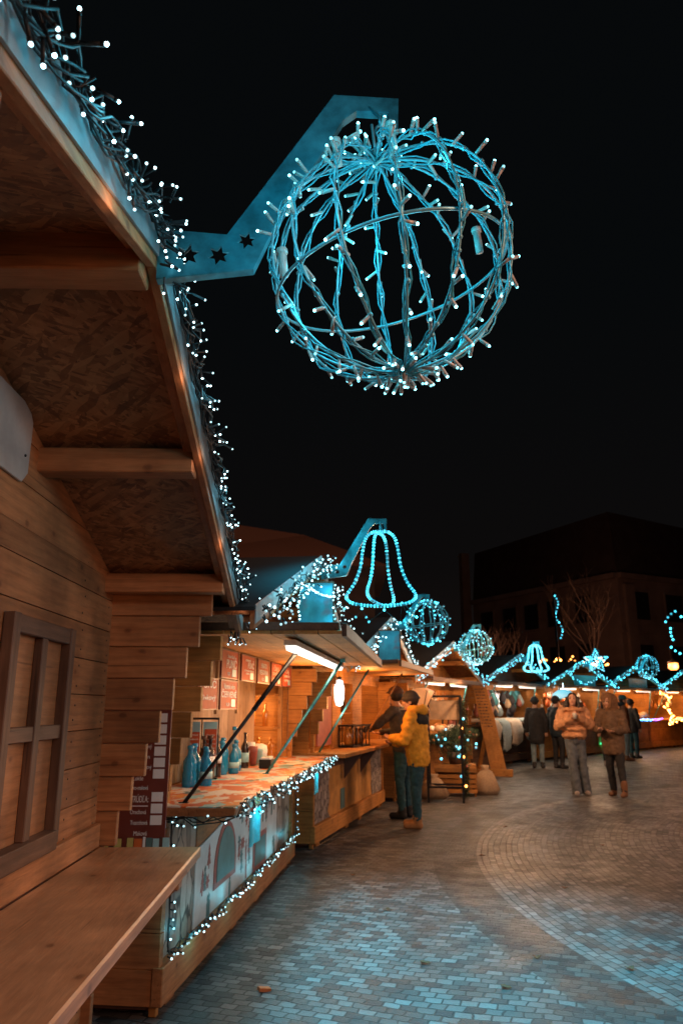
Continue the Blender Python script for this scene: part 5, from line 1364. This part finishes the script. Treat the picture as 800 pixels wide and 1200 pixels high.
# star / heart lamp hanging under stall 4 awning
sl = empty('hanging_lamp', wpt(far[0][0], far[0][1], (.55, -2.0, 1.66)), 0, 'warm pyramid shaped glass lamp hanging left of the black rack', 'lamp')
mb = MB(); mb.lathe((0, 0, 0), [(.0, -.26), (.05, -.22), (.22, .08), (.10, .13), (.0, .14)], 5); mb.build('glass_shade', emit('warm lamp glass', (1, .40, .14), .5, base=(.35, .15, .06)), sl)
mb = MB()
for k in range(5): t_ = 2 * math.pi * k / 5; mb.tube([(.05 * math.cos(t_), .05 * math.sin(t_), -.22), (.225 * math.cos(t_), .225 * math.sin(t_), .08), (0, 0, .14)], .008, 5)
mb.tube([(0, 0, .14), (0, 0, .28)], .004); mb.ball((0, 0, -.12), .06, 10, 8); mb.build('lamp_frame', 'brown', sl)
# honey dispenser (glass cabinet) on stall 4 counter
hc_ = empty('glass_cabinet', wpt(far[0][0], far[0][1], (.22, .95, 1.0)), far[0][1], 'lit glass cabinet with red goods on the counter left of the leaning board', 'cabinet')
mb = MB()
for x in (-.14, .14):
    for y in (-.2, .2): mb.box(x - .012, x + .012, y - .012, y + .012, 0, .62)
for z in (.0, .30, .60): mb.box(-.15, .15, -.21, .21, z, z + .02)
mb.build('cabinet_frame', 'black', hc_)
for z in (.03, .33):
    for y in (-.12, .0, .12):
        q = MB(); q.lathe((0, y, z), [(.0, 0), (.05, 0), (.05, .15), (.03, .2), (.0, .2)], 10); q.build('red_jar', 'redprint' if z < .1 else 'orangeprint', hc_)
point('cabinet_lamp', wpt(far[0][0], far[0][1], (.45, .95, 1.5)), 3, (1, .8, .7), .05)
# leaning engraved board on a timber foot
lb = empty('leaning_board', (3.33, 17.55, 0), 20, 'tall leaning wooden plank board with dark engraved lines on a timber foot', 'board sign')
mb = MB(); mb.prism([(.03, .05), (.38, .05), (.13, 1.3), (-.04, 2.03), (-.36, 2.0), (-.22, 1.3), (-.12, .8)], 'y', .0, .06)
ob = mb.build('plank', 'honey', lb, .006); ob.rotation_euler = (rad(-6), 0, 0)
mb = MB()
for k in range(13):
    z = 1.05 + k * .070; xa = .05 - (z - .05) * .20 + R.uniform(0, .04); xb = .31 - (z - .05) * .195 + R.uniform(-.05, .0); x = xa
    while x < xb:
        L = R.uniform(.03, .09); mb.box(x, min(x + L, xb), -.003, -.0005, z, z + R.uniform(.016, .03)); x += L + .018
    if k % 5 == 3: continue
mb.build('engraving', 'brown', ob)
mb = MB(); mb.box(-.52, -.06, -.16, .34, 0, .12); mb.box(-.06, .52, -.20, -.03, 0, .15); mb.box(-.06, .45, .12, .24, 0, .12); mb.build('timber_foot', 'honey_x', lb, .006)
mb = MB(); mb.beam((-.30, .32, .08), (-.06, .14, .95), .09, .05); mb.build('rear_brace', 'honey', lb, .004)
# umbrella lamp of stall 6
ul = empty('umbrella_lamp', wpt(far[2][0], far[2][1], (.95, -2.15, 1.84)), 0, 'bright cyan umbrella shaped lamp shade under the awning of the blue gable stall', 'lamp')
mb = MB(); mb.lathe((0, 0, 0), [(.34, -.12), (.30, .0), (.16, .10), (.0, .13)], 16); mb.build('shade', emit('cyan lamp shade', (.05, .55, .75), .9), ul)
mb = MB(); mb.tube([(0, 0, .16), (0, 0, .3)], .01); mb.ball((0, 0, -.03), .06); mb.build('lamp_socket', 'led_white', ul)
# warm lit little tree ornament behind stall 4, warm string behind stall 5, cyan strand, star at right edge
def dots(name, label, cat, pts, r, mat, wire=None, group=None):
    root = empty(name, pts[0], 0, label, cat, group); o0 = Vector(pts[0])
    mb = MB(); mb.tube([Vector(p) - o0 for p in (wire or pts)], .01, 4); mb.build('wire', 'rubber', root)
    far_bulbs(root, [Vector(p) - o0 for p in pts], r, mat); return root
P0 = Vector((1.95, 17.5, 0))
tr_ = []
for k in range(34):
    t_ = k / 33; z = 2.15 + .62 * t_; wd = .24 * (1 - t_) + .05; tr_.append(P0 + Vector((wd * math.sin(k * 2.4), 0, z)))
tm = empty('lit_tree_ornament', P0, 0, 'little cone shaped ornament of orange bulbs behind the third light ball', 'light ornament')
far_bulbs(tm, [p - P0 for p in tr_], .026, 'led_warm')
mb = MB(); mb.tube([(0, 0, 0), (0, 0, 2.85)], .03, 6); mb.tube([(-.26, 0, 2.1), (0, 0, 2.85), (.26, 0, 2.1)], .012, 5); mb.build('post', 'black', tm)
pts = []
for k in range(34):
    pts.append((9.5 + 3.2 * k / 33, 36.0, 3.55 + .28 * math.sin(k * .9) * R.uniform(.3, 1)))
ws = dots('light_string', 'row of orange bulbs far behind the roofs of the sheepskin stall', 'light string', pts, .05, 'led_warm')
pts = [(9.25 + .10 * math.sin(k * .7) + .012 * k, 32.0, 6.15 - k * .13 + R.uniform(-.03, .03)) for k in range(15)]
dots('light_strand', 'single vertical strand of cyan bulbs hanging before the dark building', 'light strand', pts, .038, 'led_far')
pole = MB(); pole.tube([(9.2, 32.0, 0), (9.2, 32.0, 6.3)], [.07, .04], 8); pole.tube([(9.2, 32, 6.25), (9.4, 32, 6.2)], .02, 6); po = pole.build('thin_pole', 'black'); tag(po, 'thin dark pole holding the vertical cyan strand', 'pole')
P1 = Vector((14.35, 31.2, 4.5)); pts = []
for k in range(26):
    a_ = 2 * math.pi * k / 26; rr_ = .85 * (1 if k % 8 < 4 else .7); pts.append(P1 + Vector((rr_ * math.cos(a_), 0, rr_ * math.sin(a_) * 1.1)))
sr = dots('star_ornament', 'large cyan light shape cut by the right picture edge', 'light ornament', pts, .05, 'led_far')
mb = MB(); mb.tube([P1 - Vector(pts[0]) + Vector((0, 0, -.9)), P1 - Vector(pts[0]) + Vector((0, 0, -4.5))], .05, 8); mb.build('mast', 'black', sr)
sl_ = empty('street_lamp', (15.6, 35.5, 0), 0, 'orange street lamp glowing at the right picture edge', 'street lamp')
mb = MB(); mb.tube([(0, 0, 0), (0, 0, 3.1)], [.08, .05], 8); mb.lathe((0, 0, 3.5), [(.3, -.02), (.22, .05), (.03, .16), (.0, .17)], 10); mb.build('post', 'black', sl_)
mb = MB(); mb.lathe((0, 0, 3.08), [(.08, 0), (.24, .18), (.22, .38), (.1, .42)], 10); mb.build('lamp_glass', emit('orange street lamp glass', (1, .28, .04), 3.5), sl_)
point('street_lamp_light', (15.6, 35.0, 3.3), 60, (1, .35, .1), .2)

# ------------------------------------------------------------------ background buildings
M['wall_dull'] = plain('dull render facade', (.22, .17, .15), .9, 0, .4, .6)
M['roof_dark'] = plain('dark roof tiles', (.05, .035, .035), .9, 0, .4, 1)
M['pane_dark'] = plain('dark window pane', (.008, .010, .012), .6)
M['hall'] = plain('brown metal hall roof', (.16, .085, .065), .8, 0, .15, .3)
bd = empty('large_building', (18.8, 50, 0), 0, 'dark two winged building with mansard roof behind the far stalls', 'building')
def facade(p0, p1, z0, z1, name, mat, th=.5):
    p0 = Vector((p0[0], p0[1], 0)); p1 = Vector((p1[0], p1[1], 0)); q = MB(); d = (p1 - p0).normalized(); n_ = Vector((-d.y, d.x, 0)) * th
    q._a([p0 + Vector((0, 0, z0)), p1 + Vector((0, 0, z0)), p1 + n_ + Vector((0, 0, z0)), p0 + n_ + Vector((0, 0, z0)), p0 + Vector((0, 0, z1)), p1 + Vector((0, 0, z1)), p1 + n_ + Vector((0, 0, z1)), p0 + n_ + Vector((0, 0, z1))], [(0, 3, 2, 1), (4, 5, 6, 7), (0, 1, 5, 4), (1, 2, 6, 5), (2, 3, 7, 6), (3, 0, 4, 7)])
    return q.build(name, mat, bd)
A0, A1, A2 = (-7.4, 14), (0, 0), (14, 7.5)
facade(A0, A1, 0, 10.3, 'wall', 'wall_dull'); facade(A1, A2, 0, 10.3, 'wall', 'wall_dull')
def cornice(p0, p1, z, h, out):
    p0 = Vector((*p0, 0)); p1 = Vector((*p1, 0)); d = (p1 - p0).normalized(); n_ = Vector((d.y, -d.x, 0)) * out
    q = MB(); q._a([v + Vector((0, 0, zz)) for zz in (z, z + h) for v in (p0 + n_, p1 + n_, p1 - n_ * .2, p0 - n_ * .2)], [(0, 3, 2, 1), (4, 5, 6, 7), (0, 1, 5, 4), (1, 2, 6, 5), (2, 3, 7, 6), (3, 0, 4, 7)]); return q.build('cornice', 'wall_dull', bd)
cornice(A0, A1, 10.0, .35, .35); cornice(A1, A2, 10.0, .35, .35); cornice(A1, A2, 6.3, .2, .12)
q = MB()   # mansard
i0 = Vector((-7.0, 14.4, 0)); i1 = Vector((.1, .9, 0)); i2 = Vector((13.8, 8.2, 0))
v = [Vector((*A0, 10.36)), Vector((*A1, 10.36)), Vector((*A2, 10.36)), Vector((13, 14, 10.36)), Vector((-4, 19, 10.36)), i0 + Vector((0, 0, 14.6)), i1 + Vector((0, 0, 14.9)), i2 + Vector((0, 0, 14.3)), Vector((12.5, 13, 14.2)), Vector((-4, 18, 14.6))]
q._a(v, [(0, 1, 6, 5), (1, 2, 7, 6), (2, 3, 8, 7), (3, 4, 9, 8), (4, 0, 5, 9), (5, 6, 7, 8, 9), (4, 3, 2, 1, 0)]); q.build('mansard_roof', 'roof_dark', bd)
def win(p0, p1, t, z, wd, h):
    p0 = Vector((*p0, 0)); p1 = Vector((*p1, 0)); d = (p1 - p0).normalized(); n_ = Vector((d.y, -d.x, 0)); c = p0.lerp(p1, t) + n_ * .03 + Vector((0, 0, z))
    def slab(w_, h_, o_, th, name, mat, par):
        q = MB(); q._a([c + d * a_ * w_ / 2 + n_ * (o_ + b_ * th) + Vector((0, 0, e_ * h_ / 2)) for e_ in (-1, 1) for b_ in (0, 1) for a_ in (-1, 1)], [(0, 2, 3, 1), (4, 5, 7, 6), (0, 1, 5, 4), (2, 6, 7, 3), (0, 4, 6, 2), (1, 3, 7, 5)]); return q.build(name, mat, par)
    f = slab(wd + .25, h + .25, 0, .08, 'window', 'wall_dull', bd); slab(wd, h, .085, .02, 'pane', 'pane_dark', f)
for t in (.12, .30, .46, .62, .80): win(A0, A1, t, 8.2, 1.5, 1.9); win(A0, A1, t, 4.8, 1.5, 1.9)
for t in (.12, .34, .56): win(A1, A2, t, 8.2, 1.7, 1.9); win(A1, A2, t, 4.6, 1.7, 1.9)
for t in (.18, .36): win((-6.2, 14.6), (.3, 1.5), t, 12.9, 1.3, 1.6)
facade((-8.3, 13.6), (-7.6, 13.9), 0, 14.5, 'chimney_stack', 'wall_dull')
M['signred'] = plain('faded vertical sign', (.10, .03, .03), .8)
cornice((.4, .2), (1.2, .65), 2.0, 7.6, .22)['label'] = 'vertical pilaster by the corner'
hb = empty('hall_building', (-2.4, 20, 0), 0, 'broad brown roofed building behind the nearest open stalls', 'building')
q = MB(); q._a([(-4, 0, 0), (3.3, 0, 0), (3.3, 5, 0), (-4, 5, 0), (-4, 0, 5.15), (3.3, 0, 5.15), (3.3, 5, 5.15), (-4, 5, 5.15)], [(0, 3, 2, 1), (4, 5, 6, 7), (0, 1, 5, 4), (1, 2, 6, 5), (2, 3, 7, 6), (3, 0, 4, 7)]); q.build('wall', 'roof_dark', hb)
q = MB(); q._a([(-4.6, -.4, 5.16), (3.7, -.4, 5.16), (3.7, 5.4, 5.16), (-4.6, 5.4, 5.16), (-4.4, 1.3, 7.3), (1.3, 1.3, 6.4), (1.3, 3.2, 6.4), (-4.4, 3.2, 7.3)], [(0, 3, 2, 1), (0, 1, 5, 4), (1, 2, 6, 5), (2, 3, 7, 6), (3, 0, 4, 7), (4, 5, 6, 7)]); q.build('roof', 'hall', hb)
# bare trees
def bare_tree(loc, h, label, seed):
    rr = random.Random(seed); root = empty('bare_tree', loc, 0, label, 'tree', 'bare trees before the dark building'); tk = MB(); br = MB()
    tk.tube([(0, 0, 0), (.05, 0, h * .25), (0, .05, h * .42)], [.16, .12, .09], 8)
    def grow(p, d, L, r_, n):
        pts = [p]; q = p
        for i in range(4): d = (d + Vector((rr.uniform(-.2, .2), rr.uniform(-.2, .2), rr.uniform(-.05, .15)))).normalized(); q = q + d * L / 4; pts.append(q)
        br.tube(pts, [r_ * (1 - .12 * i) for i in range(5)], 5)
        if n:
            for _ in range(3 + (n > 2)): grow(pts[rr.randint(2, 4)], (d + Vector((rr.uniform(-.9, .9), rr.uniform(-.9, .9), rr.uniform(-.1, .7)))).normalized(), L * .68, r_ * .55, n - 1)
    for _ in range(5): grow(Vector((0, .05, h * .42)), Vector((rr.uniform(-.7, .7), rr.uniform(-.7, .7), 1)).normalized(), h * .26, .06, 3)
    tk.build('trunk', 'bark', root); br.build('branches', 'bark', root)
bare_tree((13.4, 40, 0), 9, 'bare winter tree standing before the corner of the dark building', 3)
bare_tree((8.4, 42, 0), 6.5, 'smaller bare tree left of the vertical cyan strand', 5)
point('building_glow', (14.5, 36, 4.0), 420, (1, .38, .2), .5); point('building_glow', (8, 40, 3.5), 300, (1, .38, .2), .5); point('building_glow', (-1.5, 14.5, 8.5), 260, (1, .4, .2), .5)

M['leaf'] = plain('dry leaf', (.16, .07, .03), .8)
for i, (x, y) in enumerate(((1.2, 5.1), (.35, 6.2), (1.9, 6.9), (.9, 4.6), (2.6, 5.6), (.1, 7.4), (1.45, 8.3), (2.9, 8.9), (.5, 5.0), (2.1, 10.2), (1.7, 4.9), (3.3, 7.3))):
    q = MB(); n = 10; pp = [(.022 * (1 + .35 * math.cos(3 * t)) * math.cos(t), .03 * (1 + .35 * math.cos(3 * t)) * math.sin(t)) for t in [2 * math.pi * k / n for k in range(n)]]
    q._a([(a_, b_, .006 + .008 * abs(a_) / .02) for a_, b_ in pp] + [(a_, b_, .004 + .008 * abs(a_) / .02) for a_, b_ in pp], [tuple(range(n)), tuple(range(n, 2 * n))[::-1]] + [(k, n + k, n + (k + 1) % n, (k + 1) % n) for k in range(n)])
    q = q.build('fallen_leaf', 'leaf'); q.location = (x, y, 0); q.rotation_euler.z = i * 1.3; tag(q, 'small dry brown leaf lying on the cobbles', 'leaf', 'dry leaves on the cobbles')
q = MB(); q.obox((0, 0, .012), (.07, .03, .018), (.1, .2, .6)); q = q.build('paper_scrap', 'orangeprint'); q.location = (-.42, 4.55, 0); tag(q, 'small orange scrap lying on the cobbles near the painted counter', 'scrap')
